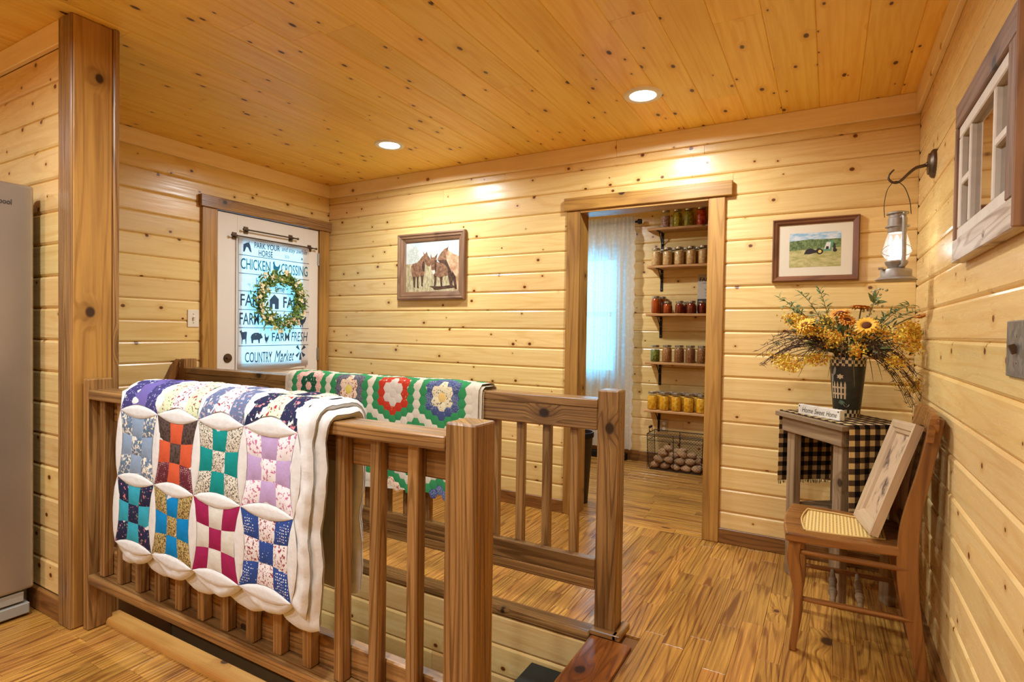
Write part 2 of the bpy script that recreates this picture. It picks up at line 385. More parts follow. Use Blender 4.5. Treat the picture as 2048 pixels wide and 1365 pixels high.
# left wall with the white door
wall_left=struct(slab('wall_left',[((XL-.13,1.1,-2.6),(XL-.012,2.42,H)),((XL-.13,3.345,-2.6),(XL-.012,YB+.1,H)),((XL-.13,2.42,2.045),(XL-.012,3.345,H)),((XL-.13,2.42,-2.6),(XL-.012,3.345,-.02))],M_['back']),'knotty pine plank wall around the white door')
zs=[2.348]+[2.211-.1368*i for i in range(16)]+[.05]
for z1,z0 in zip(zs[:-1],zs[1:]):
    if z0>2.06: plank_run(wall_left,'left',XL,1.2,YB,z0,z1,M_['pine'])
    else:
        plank_run(wall_left,'left',XL,1.2,2.34,z0,z1,M_['pine'])
        plank_run(wall_left,'left',XL,3.42,YB,z0,z1,M_['pine'])
# right wall
wall_right=struct(slab('wall_right',[((XR+.012,Y0-.1,-.2),(XR+.13,5.4,H))],M_['back']),'glossy knotty pine plank wall beside the chair')
zs=[1.207+.133*i for i in range(9,-10,-1)]
zs=[z for z in zs if z>.03]+[.02]
for z1,z0 in zip([2.42]+zs[:-1],zs): plank_run(wall_right,'right',XR,Y0,YB,z0,z1,M_['pine'],maxlen=3.)
# wall beside the refrigerator
wall_front=struct(slab('wall_front',[((X0,1.104,0),(-2.625,1.215,H))],M_['back']),'pine plank wall beside the refrigerator')
zs=[2.354]+[2.22-.1335*i for i in range(17)]
for z1,z0 in zip(zs[:-1],zs[1:]): plank_run(wall_front,'back',1.092,X0,-2.70,z0,z1,M_['pine'],maxlen=3.)
# unseen sides of the room: plain pine walls behind the camera and beyond the refrigerator
wall_rear=struct(slab('wall_rear',[((X0,Y0-.12,0),(XR,Y0,H))],M_['pine']))
wall_side=struct(slab('wall_side',[((X0-.12,Y0,0),(X0,1.2,H))],M_['pine']))
# pantry shell
WX0,WX1,WZ0,WZ1=-2.46,-1.80,.80,1.98
wall_pantry=struct(slab('wall_pantry',[((-2.7,PY+.012,0),(WX0,PY+.12,H)),((WX1,PY+.012,0),(XR,PY+.12,H)),((WX0,PY+.012,0),(WX1,PY+.12,WZ0)),((WX0,PY+.012,WZ1),(WX1,PY+.12,H))],M_['back']),'knotty pine plank wall behind the pantry shelves')
zs=[2.40]+[2.235-.166*i for i in range(14)]
for z1,z0 in zip(zs[:-1],zs[1:]):
    z0=max(z0,.06)
    if z0>WZ1-.03 or z1<WZ0+.03: plank_run(wall_pantry,'back',PY,-2.6,XR-.02,z0,z1,M_['pine'])
    else: plank_run(wall_pantry,'back',PY,-2.6,WX0-.03,z0,z1,M_['pine']); plank_run(wall_pantry,'back',PY,WX1+.03,XR-.02,z0,z1,M_['pine'])
struct(slab('wall_pantry_side',[((-2.72,3.565,0),(-2.6,PY+.1,H))],M_['pine']))
struct(slab('ceiling_pantry',[((-2.72,3.565,H),(XR,PY+.12,H+.1))],M_['ceil']))
struct(board('baseboard_pantry',(-2.6,PY-.016,0),(XR-.02,PY,.096),'back',M_['base']))
# crown and base boards
struct(board('trim_1',(XL+.02,YB-.022,2.336),(-1.2,YB,H),'back',M_['pinet']))
struct(board('trim_2',(-1.199,YB-.022,2.336),(XR-.02,YB,H),'back',M_['pinet']))
struct(board('trim_3',(XL,1.2,2.338),(XL+.022,YB-.001,H),'left',M_['pinet']))
struct(board('trim_4',(XR-.022,Y0,2.336),(XR,YB-.001,H),'right',M_['pinet']))
struct(board('trim_5',(X0,1.07,2.345),(-2.704,1.092,H),'back',M_['pinet']))
struct(board('baseboard_back',(XL+.016,YB-.018,0),(-1.534,YB,.086),'back',M_['base']))
struct(board('baseboard_corner',(-.538,YB-.018,0),(XR-.016,YB,.086),'back',M_['base']))
struct(board('baseboard_right',(XR-.016,Y0,0),(XR,YB,.05),'right',M_['base'],None,.002))
struct(board('baseboard_left',(XL,2.236,0),(XL+.016,2.31,.086),'left',M_['base']))
struct(board('baseboard_front',(X0,1.072,0),(-2.704,1.092,.092),'back',M_['base']))
# wrapped end of the short wall
wend=struct(board('trim_6',(-2.704,1.066,0),(-2.60,1.09,H),'vy',M_['stain'],None,.005),'tall stained post casing wrapping the end of the short wall')
board('casing_board',(-2.622,1.072,0),(-2.597,1.216,H),'vx',M_['casing'],wend,.006)
board('casing_board',(-2.704,1.214,0),(-2.588,1.236,H),'vy',M_['stain'],wend,.004)
# pantry doorway casing
dcas=struct(board('trim_7',(-1.534,YB-.022,0),(-1.44,YB,2.017),'vy',M_['casing'],None,.004),'honey stained casing of the pantry doorway')
board('casing_board',(-.632,YB-.022,0),(-.538,YB,2.017),'vy',M_['casing'],dcas,.004)
board('header_board',(-1.552,YB-.036,2.017),(-.498,YB,2.103),'back',M_['casing'],dcas,.004)
board('jamb_board',(-1.46,YB-.02,0),(-1.44,3.585,2.017),'vx',M_['casing'],dcas,.002)
board('jamb_board',(-.632,YB-.02,0),(-.612,3.585,2.017),'vxn',M_['casing'],dcas,.002)
board('jamb_board',(-1.44,YB-.02,2.0),(-.632,3.585,2.02),'back',M_['casing'],dcas,.002)
# stairwell
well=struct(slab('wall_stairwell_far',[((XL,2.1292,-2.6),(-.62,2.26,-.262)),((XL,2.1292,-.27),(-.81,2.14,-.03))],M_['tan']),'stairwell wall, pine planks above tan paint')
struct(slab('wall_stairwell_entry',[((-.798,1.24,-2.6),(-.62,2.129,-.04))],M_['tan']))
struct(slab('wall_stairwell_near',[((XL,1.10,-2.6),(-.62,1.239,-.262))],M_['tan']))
zs=[-.036-.1335*i for i in range(6)]+[-.76]
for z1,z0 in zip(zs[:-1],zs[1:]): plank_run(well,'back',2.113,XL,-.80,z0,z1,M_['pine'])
struct(slab('floor_basement',[((XL,1.1,-2.75),(-.6,2.3,-2.6))],M_['tan']))
n1=struct(board('trim_8',(XL,2.108,-.035),(-.815,2.195,.002),'back',M_['stain'],None,.010,2),'worn wood nosing along the far edge of the stairwell')
n2=struct(board('trim_9',(-2.582,1.166,-.03),(-.81,1.238,.022),'back',M_['nose'],None,.012,3),'rounded pine nosing along the near edge of the stairwell')
n3=struct(board('trim_10',(-.808,1.2,-.035),(-.640,2.112,.003),'floor',M_['dnose'],None,.006,2),'dark stained top step nosing at the stair entry')

def build_stairs():
    t=empty('staircase',(-.83,1.68,-2.6),'wooden staircase going down under dark rubber treads','staircase')
    rub=plain('dark_rubber_tread',(46,48,42),.7,.3,var=.1)
    for i in range(11):
        z=-.19*(i+1); x1=-.80-.25*i
        board('tread',(x1-.275,1.241,z-.035),(x1,2.112,z),'back',rub,t,.006)
        board('riser',(x1-.02,1.241,z-.19+.155),(x1-.002,2.112,z+.155),'back',M_['stain'],t,.001)
build_stairs()

# ------------------------------------------------------------------ railings
def rail(name,label,xa,xb,y_out,y_in,cap,apron,low,flat,balx,end):
    """y_out is the baluster side, y_in the board side"""
    s=1 if y_in>y_out else -1
    t=empty(name,((xa+xb)/2,(y_out+y_in)/2,0),label,'railing')
    lo,hi=min(y_out,y_in),max(y_out,y_in)
    yb_a=y_in-s*.034; b0,b1=min(yb_a,y_in),max(yb_a,y_in)
    ba=yb_a-s*.036; q0,q1=min(ba,yb_a),max(ba,yb_a)
    board('handrail_cap',(xa,lo,cap[0]),(xb,hi,cap[1]),'back',M_['stain'],t,.005,2)
    board('apron_board',(xa,b0,apron[0]),(xb,b1,apron[1]),'back',M_['stain'],t,.004)
    board('lower_board',(xa,b0,low[0]),(xb,b1,low[1]),'back',M_['stain'],t,.004)
    board('bottom_rail',(xa,lo,flat[0]),(xb,hi,flat[1]),'back',M_['stain'],t,.005,2)
    for x in balx: board('baluster',(x,q0,flat[1]),(x+.036,q1,cap[0]),'vy',M_['stain'],t,.004)
    return t
fr=rail('stair_railing','stained wooden stair railing under the white nine-patch quilt',-2.538,-.804,1.10,1.19,(.923,.961),(.835,.923),(.225,.315),(.187,.225),[-2.492+.1295*k for k in range(13)],None)
board('newel_post',(-.804,1.10,0),(-.715,1.19,.996),'vy',M_['stain'],fr,.006,2)
board('end_post',(-2.577,1.10,0),(-2.538,1.19,1.003),'vy',M_['stain'],fr,.004)
br=rail('stair_railing','stained wooden stair railing under the green hexagon quilt',-3.69,-.811,2.236,2.147,(.908,.946),(.82,.908),(.21,.292),(.164,.21),[-.945-.1295*k for k in range(22)],None)
board('newel_post',(-.811,2.147,0),(-.722,2.236,.985),'vy',M_['stain'],br,.006,2)
board('end_post',(-3.735,2.147,0),(-3.69,2.236,1.003),'vy',M_['stain'],br,.004)
board('shoe_moulding',(-.815,2.112,0.),(-.705,2.147,.022),'back',M_['stain'],br,.004)
board('shoe_moulding',(-.722,2.112,0.),(-.690,2.245,.022),'floor',M_['stain'],br,.003)
m=MB(); Mx=Matrix(((0,0,1,-3.78),(1,0,0,0),(0,1,0,0),(0,0,0,1)))
m.prism([(2.147,.30),(2.147,1.0),(2.112,.96),(2.04,.79),(1.86,.40),(1.86,.30)],0,.045,Mx); m.build('brace_board',M_['chairz'],br)

# ------------------------------------------------------------------ recessed lights
def lamp_fixture():
    t=empty('recessed_light',(0,0,0),'x','ceiling light')
    m=MB(); m.lathe([(.067,-.001),(.067,-.008),(.080,-.012),(.094,-.009),(.098,-.001)],32); m.f=m.f[:-2]; m.mi=m.mi[:-2]
    autosmooth(m.build('trim_ring',plain('white_lamp_trim',(236,232,226),.4),t))
    m=MB(); m.lathe([(.0,-.004),(.068,-.004)],32); m.build('lens',M_['lens'],t)
    l=bpy.data.lights.new('lamp_light','AREA'); l.shape='DISK'; l.size=.13; l.energy=LAMP_W; l.color=LAMP_C
    try: l.spread=math.radians(170)
    except Exception: pass
    o=bpy.data.objects.new('lamp_light',l); _link(o,t,Matrix.Translation((0,0,-.016)))
    return t
def offscreen(root,word):
    root.name='recessed_light_%s_offscreen'%word; WM[root.name]=root.matrix_basis.copy()
    for ch in root.children:
        if ch.type=='LIGHT': ch.name='lamp_light_%s_offscreen'%word
        elif ch.name.startswith('lens'): ch.name='lens_%s_offscreen'%word
L0=lamp_fixture(); spots=[(-2.555,2.838),(-.856,2.84),(-2.05,.30),(-.95,.70),(-2.555,-.9),(-.856,-.9),(-4.2,-.2)]
for i,(x,y) in enumerate(spots):
    M=Matrix.Translation((x,y,H)); lb='round recessed ceiling light over the pantry doorway end' if i==1 else 'round recessed ceiling light near the white door' if i==0 else ['','','round recessed ceiling light above the refrigerator','round recessed ceiling light above the near railing newel','round recessed ceiling light left of the rear plank wall','round recessed ceiling light nearest the right plank wall at the rear','round recessed ceiling light beyond the refrigerator'][i]
    if i==0: L0.matrix_basis=M; WM[L0.name]=M; L0['label']=lb
    else: COPY=copy_tree(L0,M,lb)
    if i>1: offscreen(COPY,['fridge','newel','rear_left','rear_right','kitchen'][i-2])
PL=copy_tree(L0,Matrix.Translation((-2.0,4.15,H)),'round recessed ceiling light inside the pantry'); offscreen(PL,'pantry')
for ch in PL.children:
    if ch.type=='LIGHT': ch.data=ch.data.copy(); ch.data.energy=LAMP_W*1.15

# ------------------------------------------------------------------ text and flat prints
_dg=None
def text_poly(txt, shear=0., bold=0.):
    cu=bpy.data.curves.new('t','FONT'); cu.body=txt; cu.shear=shear; cu.offset=bold; cu.resolution_u=3
    o=bpy.data.objects.new('t',cu); COL.objects.link(o); dg=bpy.context.evaluated_depsgraph_get(); dg.update()
    me=bpy.data.meshes.new_from_object(o.evaluated_get(dg)); V=[(v.co.x,v.co.y) for v in me.vertices]; F=[tuple(p.vertices) for p in me.polygons]
    bpy.data.objects.remove(o); bpy.data.curves.remove(cu); bpy.data.meshes.remove(me); return V,F
def put_text(mb, fn, txt, x0,y0,x1,y1, shear=0., bold=0.):
    """fn maps print coordinates (x,y) to space"""
    V,F=text_poly(txt,shear,bold); xs=[v[0] for v in V]; ys=[v[1] for v in V]; a,b=min(xs),max(xs); c,d=min(ys),max(ys)
    mb.add([fn(x0+(x-a)/(b-a)*(x1-x0), y0+(y-c)/(d-c)*(y1-y0)) for x,y in V],F)
def put_poly(mb, fn, P): mb.add([fn(x,y) for x,y in P],[tuple(range(len(P)))])
def fit(P,x0,y0,x1,y1,flip=False):
    xs=[p[0] for p in P]; ys=[p[1] for p in P]; a,b,c,d=min(xs),max(xs),min(ys),max(ys)
    return [(x0+((b-x if flip else x-a))/(b-a)*(x1-x0), y0+(y-c)/(d-c)*(y1-y0)) for x,y in P]
HEN=[(40,0),(48,0),(50,18),(58,18),(60,2),(66,2),(66,22),(80,34),(92,52),(98,74),(92,80),(84,72),(76,62),(60,58),(44,62),(34,74),(28,92),(24,100),(18,92),(8,84),(12,80),(16,66),(14,50),(20,32),(34,20)]
PIG=[(10,0),(20,0),(22,24),(60,26),(64,0),(74,0),(76,28),(86,36),(100,38),(98,52),(90,62),(84,78),(78,70),(60,80),(30,78),(10,66),(2,46),(6,30)]
CALF=[(30,0),(36,0),(40,30),(70,34),(76,0),(84,0),(86,40),(90,62),(92,84),(70,86),(44,82),(30,84),(22,100),(16,90),(0,92),(4,84),(14,76),(22,56),(28,38)]
HORSE=[(0,0),(14,0),(34,46),(52,40),(70,10),(92,0),(84,34),(74,66),(66,80),(64,100),(56,84),(40,84),(20,74),(2,66)]

# ------------------------------------------------------------------ white door
def build_door():
    x1=XL+.004; x0=x1-.042; ya,yb,zt=2.434,3.329,2.04
    d=struct(board('door_1',(x0,ya,0.),(x1,ya+.15,zt),'vx',M_['white'],None,.002),'white half-glass entry door in honey stained casing')
    board('door_stile',(x0,yb-.15,0),(x1,yb,zt),'vx',M_['white'],d,.002)
    board('door_rail',(x0,ya+.15,1.89),(x1,yb-.15,zt),'left',M_['white'],d,.002)
    board('door_panel',(x0,ya+.15,0),(x1,yb-.15,.90),'left',M_['white'],d,.002)
    gy0,gy1,gz0,gz1=ya+.15,yb-.15,.90,1.89
    m=MB()
    for lo,hi in (((x1-.004,gy0-.012,gz0-.012),(x1+.012,gy0+.03,gz1+.012)),((x1-.004,gy1-.03,gz0-.012),(x1+.012,gy1+.012,gz1+.012)),((x1-.004,gy0+.03,gz0-.012),(x1+.012,gy1-.03,gz0+.03)),((x1-.004,gy0+.03,gz1-.03),(x1+.012,gy1-.03,gz1+.012))):
        m.box([(p+q)/2 for p,q in zip(lo,hi)],[q-p for p,q in zip(lo,hi)])
    m.build('window_moulding',M_['white'],d)
    board('window_glass',(x0+.018,gy0,gz0),(x0+.022,gy1,gz1),'vx',M_['pane'],d,0)
    for z in (1.80,1.0,.22):
        m=MB(); m.tube([(x1+.006,yb+.004,z-.052),(x1+.006,yb+.004,z+.052)],.006,10); m.box((x1+.001,yb+.006,z),(.004,.028,.1)); autosmooth(m.build('hinge',M_['steel'],d))
    M=Matrix.Translation((x1,2.515,.992))@Matrix.Rotation(math.pi/2,4,'Y')
    m=MB(); m.lathe([(.033,0),(.033,.004),(.028,.010),(.0,.010)],24,M); k=autosmooth(m.build('deadbolt',M_['bronze'],d))
    m=MB(); m.box((x1+.018,2.515,.992),(.016,.034,.010)); m.build('thumb_turn',M_['bronze'],k)
    cx0,cx1=XL-.001,XL+.022
    board('casing_board',(cx0,2.312,0),(cx1,2.424,2.045),'vx',M_['casing'],d,.004)
    board('casing_board',(cx0,3.338,0),(cx1,3.441,2.045),'vx',M_['casing'],d,.004)
    board('header_board',(cx0,2.296,2.045),(XL+.036,3.450,2.128),'left',M_['stain'],d,.004)
    board('jamb_board',(XL-.12,2.42,0),(XL-.001,2.433,2.045),'vx',M_['bronze'],d,.001)
    board('jamb_board',(XL-.12,3.330,0),(XL-.001,3.343,2.045),'vx',M_['casing'],d,.001)
    return x1
DX=build_door()
def rod(name,label,y0,y1,z):
    x=DX+.034; t=empty(name,(DX,(y0+y1)/2,z),label,'curtain rod','small bronze rods on the white door')
    m=MB(); m.tube([(x,y0-.02,z),(x,y1+.03,z)],.0055,10); m.ball((x,y0-.024,z),.010); m.ball((x,y1+.034,z),.010); autosmooth(m.build('rod',M_['bronze'],t))
    for y in (y0+.012,y1-.012):
        m=MB(); m.box((DX+.003,y,z),(.006,.034,.052)); m.box((DX+.018,y,z),(.030,.012,.016)); m.build('bracket',M_['bronze'],t)
rod('curtain_rod','upper short bronze curtain rod bare on the white door',2.64,3.06,1.935)
rod('curtain_rod','lower bronze curtain rod that carries the farm banner',2.548,3.247,1.880)
def fabric(name,rgb,trans=.4,rgb2=None,edge=None):
    t=NT(name); v=t.obj(); c=lin(rgb)
    if rgb2: c=t.mix(t.rng(t.noise(v,24.,4.,.7),.45,.65),lin(rgb),lin(rgb2))
    if edge: c=edge(t,v,c)
    t.n.remove(t.p); df=t.new('ShaderNodeBsdfDiffuse'); tl=t.new('ShaderNodeBsdfTranslucent'); mx=t.new('ShaderNodeMixShader'); mx.inputs[0].default_value=trans
    t.val(df.inputs[0],c); t.val(tl.inputs[0],c); t.L(df.outputs[0],mx.inputs[1]); t.L(tl.outputs[0],mx.inputs[2]); t.L(mx.outputs[0],t.out.inputs[0]); return t.m
def build_banner():
    ya,yb,zt,zb=2.582,3.212,1.873,.912; X=DX+.024
    def edge(t,v,c):
        x,y,z=t.sep(v)
        n=t.noise(t.comb(0.,t.math('MULTIPLY',y,5.),t.math('MULTIPLY',z,60.)),1.,3.)
        ez=t.math('MINIMUM',t.math('SUBTRACT',z,zb),t.math('SUBTRACT',zt,z))
        e=ez; f=t.rng(t.math('MULTIPLY_ADD',n,.07,t.math('MULTIPLY',e,1.)),.045,.10,1.,0.)
        c=t.mix(t.rng(n,.5,.75,0.,.3),c,lin((190,170,150)))
        return t.mix(t.math('MULTIPLY',f,.75),c,lin((150,122,100)))
    mb=fabric('printed_canvas',(238,234,230),.34,None,edge); ink=fabric('charcoal_print',(84,92,106),.45); inkb=fabric('blue_print',(62,130,150),.5); inkw=fabric('white_print',(250,250,250),.5)
    t=empty('farm_banner',(X,(ya+yb)/2,zb),'white plank-print farm banner hanging on the white door','banner')
    def S(y,z,o=0.): 
        q=(zt-z)/(zt-zb); yy=y+.006*q*math.sin(3*q)
        return (X+o+.006*math.sin(9*(y-ya))*q+.004*math.sin(23*y+2*z), yy, z-.014*q*math.sin((y-ya)/(yb-ya)*math.pi)*(1 if q>.9 else 0))
    m=MB(); m.grid(lambda u,v:S(ya+u*(yb-ya),zt-v*(zt-zb)),24,40); m.build('canvas',mb,t,True)
    W_=yb-ya
    def P(x,z): return S(ya+x*W_,z,.0016)
    rows=[1.748,1.614,1.485,1.348,1.214,1.08]
    def W(mat,*a,**k): m=MB(); put_text(m,P,*a,**k); m.build('lettering',mat,t)
    def G(mat,*polys,name='print_figure'):
        m=MB()
        for q in polys: put_poly(m,P,q)
        m.build(name,mat,t,merge=len(polys)>1)
    for z in rows:
        m=MB(); m.grid(lambda u,v:P(u,z-.0022+.0044*v),12,1); m.build('plank_line',ink,t)
    W(ink,'PARK YOUR',.2,1.812,.55,1.856,0,.012); W(ink,'HORSE',.26,1.756,.45,1.803,0,.012); W(ink,'and stay awhile',.58,1.808,.965,1.856,.3); G(ink,fit(HORSE,.05,1.772,.16,1.856))
    for i in range(3): G(ink,[(.62+.025*i,1.765),(.64+.025*i,1.779),(.62+.025*i,1.793),(.626+.025*i,1.793),(.647+.025*i,1.779),(.626+.025*i,1.765)])
    G(ink,[(.88,1.766),(.90,1.778),(.88,1.79)])
    W(ink,'FARM',.02,1.375,.34,1.462,0,.008); W(ink,'FARM',.6,1.375,.95,1.462,0,.02)
    G(ink,[(.41,1.362),(.45,1.362),(.45,1.4),(.48,1.4),(.48,1.362),(.535,1.362),(.535,1.44),(.475,1.475),(.41,1.43)])
    W(ink,'FARM FRESH EGG',.01,1.235,.80,1.325,0,.008); G(ink,fit(HEN,.83,1.222,.96,1.335))
    G(ink,fit(CALF,.01,1.092,.10,1.2)); G(ink,fit(PIG,.145,1.098,.31,1.178)); G(ink,fit(HEN,.335,1.095,.40,1.175))
    W(ink,'FARM',.445,1.112,.70,1.178,0,.008); W(ink,'FRESH',.735,1.108,.985,1.185,.18)
    W(ink,'COUNTRY',.08,.962,.45,1.032,0,.008); W(ink,'Market',.485,.962,.785,1.04,.35)
    for a in range(4):
        c,s_=math.cos(a*math.pi/2+.75),math.sin(a*math.pi/2+.75); k=.055
        G(ink,[(.885+c*.01/W_*.63,1.03+s_*.006),(.885+(c*k-s_*.014)/W_,1.03+s_*k+c*.014),(.885+(c*k+s_*.014)/W_,1.03+s_*k-c*.014)],name='windmill_blade')
    G(ink,[(.865,.962),(.905,.962),(.892,1.015),(.878,1.015)]); W(ink,'time',.48,1.495,.62,1.545,.1)
    W(inkb,'CHICKEN',.02,1.645,.42,1.725,0,.008); W(inkb,'CROSSING',.57,1.64,.975,1.722,0,.008); G(inkb,fit(HEN,.45,1.63,.555,1.735))
    G(inkw,fit(CALF,.05,1.5,.19,1.6,True)); W(ink,'home',.22,1.535,.40,1.59,0,.0)
build_banner()
def leaf(m,c,d,n,L,W,bend=.0):
    """a small leaf from c along d, facing n"""
    c,d,n=Vector(c),Vector(d).normalized(),Vector(n); n=(n-d*n.dot(d));
    if n.length<1e-4: n=d.orthogonal()
    n.normalize(); s=d.cross(n)
    m.add([c,c+d*L*.35+s*W/2+n*bend*L*.3,c+d*L*.7+s*W*.38,c+d*L-n*bend*L,c+d*L*.7-s*W*.38,c+d*L*.35-s*W/2+n*bend*L*.3],[(0,1,5),(1,2,4,5),(2,3,4)])
def build_wreath():
    R=random.Random(3); C=Vector((DX+.062,2.905,1.425)); r0=.178
    t=empty('floral_wreath',C,'green leafy wreath with cream blossoms hanging on the farm banner','wreath')
    m=MB()
    for q in range(3): m.tube([C+Vector((.006*math.sin(5*a+q*2)-.01,(r0+.006*math.cos(7*a+q))*math.cos(a),(r0+.006*math.cos(7*a+q))*math.sin(a))) for a in [2*math.pi*i/40 for i in range(41)]],.004,5,False)
    m.build('vine_ring',plain('vine_brown',(92,84,44),.7),t)
    gm=[plain('wreath_leaf_green',(84,116,48),.55,var=.25),plain('wreath_leaf_light_green',(142,160,74),.55,var=.2)]
    m=MB()
    for i in range(1050):
        a=R.uniform(0,2*math.pi); o=Vector((0,math.cos(a),math.sin(a))); tg=Vector((0,-math.sin(a),math.cos(a))); m.m=R.random()<.45
        m.m=int(m.m); p=C+o*(r0+R.gauss(0,.024))+Vector((R.uniform(-.03,.035),0,0))
        leaf(m,p,o*R.uniform(-.6,1)+tg*R.uniform(-1,.8)+Vector((R.uniform(0,.8),0,0)),Vector((1,R.uniform(-1,1),R.uniform(-1,1))),R.uniform(.026,.052),R.uniform(.010,.017),.1)
    tag(m.build('foliage',gm,t),kind='stuff')
    cm=plain('cream_blossom',(238,222,178),.6,var=.08); pm=plain('pale_peach_blossom',(236,200,160),.6,var=.08)
    for i in range(26):
        a=i*2*math.pi/26+R.uniform(-.1,.1); o=Vector((0,math.cos(a),math.sin(a))); p=C+o*(r0+R.uniform(-.025,.06))+Vector((R.uniform(.015,.045),0,0))
        m=MB()
        for k in range(7):
            q=p+Vector((R.uniform(-.008,.012),R.uniform(-.02,.02),R.uniform(-.02,.02)))
            for j in range(5): leaf(m,q,(.35,math.cos(j*1.257+k),math.sin(j*1.257+k)),(1,0,0),.011,.009)
        m.build('blossom_cluster',cm if R.random()<.75 else pm,t)
build_wreath()
def switch(name,label,c,b,w,h,mat,n):
    M=basis(b,c); t=_link(bpy.data.objects.new(name,box_mesh(w,h,.007,.0025,mat,2)),None,M); tag(t,label,'switch')
    for k in range(n):
        m=MB(); x=(k-(n-1)/2)*.046; m.box((x,0,.009),(.009,.022,.012),Matrix.Rotation(.35,4,'X')); me=m.build('toggle',M_['plate'] if mat!=M_['galv'] else M_['bronze'],t,False)
        me.matrix_basis=M; WM[me.name]=M
        for z in (-.03,.03):
            m=MB(); m.lathe([(.004,.0035),(.004,.0048),(.0,.0048)],10,Matrix.Translation((x,z,0)))
            me=m.build('screw',M_['steel'],t); me.matrix_basis=M; WM[me.name]=M
switch('light_switch','ivory toggle light switch on the pine wall by the white door',(XL+.0035,2.262,1.272),'left',.078,.118,M_['plate'],1)
switch('switch_plate','galvanized metal switch plate on the glossy right plank wall',(XR-.0035,1.66,1.194),'right',.165,.13,M_['galv'],1)

# ------------------------------------------------------------------ framed pictures
def frame_rect(name,t,M,w,h,prof,mat):
    """mitred frame: prof is list of (inset, height) from outer edge; local x right, y up, z out of the wall"""
    sides=[((-1,-1),(1,-1)),((1,-1),(1,1)),((1,1),(-1,1)),((-1,1),(-1,-1))]
    for (a,b) in sides:
        m=MB(); n=len(prof); V=[]
        for (sx,sy) in (a,b):
            for ins,z in prof: V.append((sx*(w/2-ins),sy*(h/2-ins),z))
        m.add(V,[(i,(i+1)%n,n+(i+1)%n,n+i) for i in range(n)]+[tuple(range(n-1,-1,-1)),tuple(range(n,2*n))])
        ang=math.atan2(b[1]-a[1],b[0]-a[0]); Rm=Matrix.Rotation(ang,4,'Z')
        o=m.build(name,mat,t,False,Rm); o.matrix_basis=M@Rm; WM[o.name]=M@Rm
def flat(t,M,name,mats,polys,z=.002):
    """flat print: polys = [(material index, [(x,y)..])] stacked in order by a hair"""
    m=MB()
    for i,(k,P) in enumerate(polys):
        m.m=k; zz=z+.00012*i; a=sum(P[j][0]*P[(j+1)%len(P)][1]-P[(j+1)%len(P)][0]*P[j][1] for j in range(len(P)))
        if a<0: P=P[::-1]
        m.add([(x,y,zz) for x,y in P],[tuple(range(len(P)))])
    o=m.build(name,mats,t); o.matrix_basis=M; WM[o.name]=M; return o
def paint(name,a,b,scale=30,stretch=(1,1,1),thr=(.35,.65),rough=.6):
    t=NT(name); v=t.vmath('MULTIPLY',t.obj(),stretch); f=t.rng(t.noise(v,scale,4.,.65),*thr); return t.base(t.mix(f,lin(a),lin(b)),rough,.3)
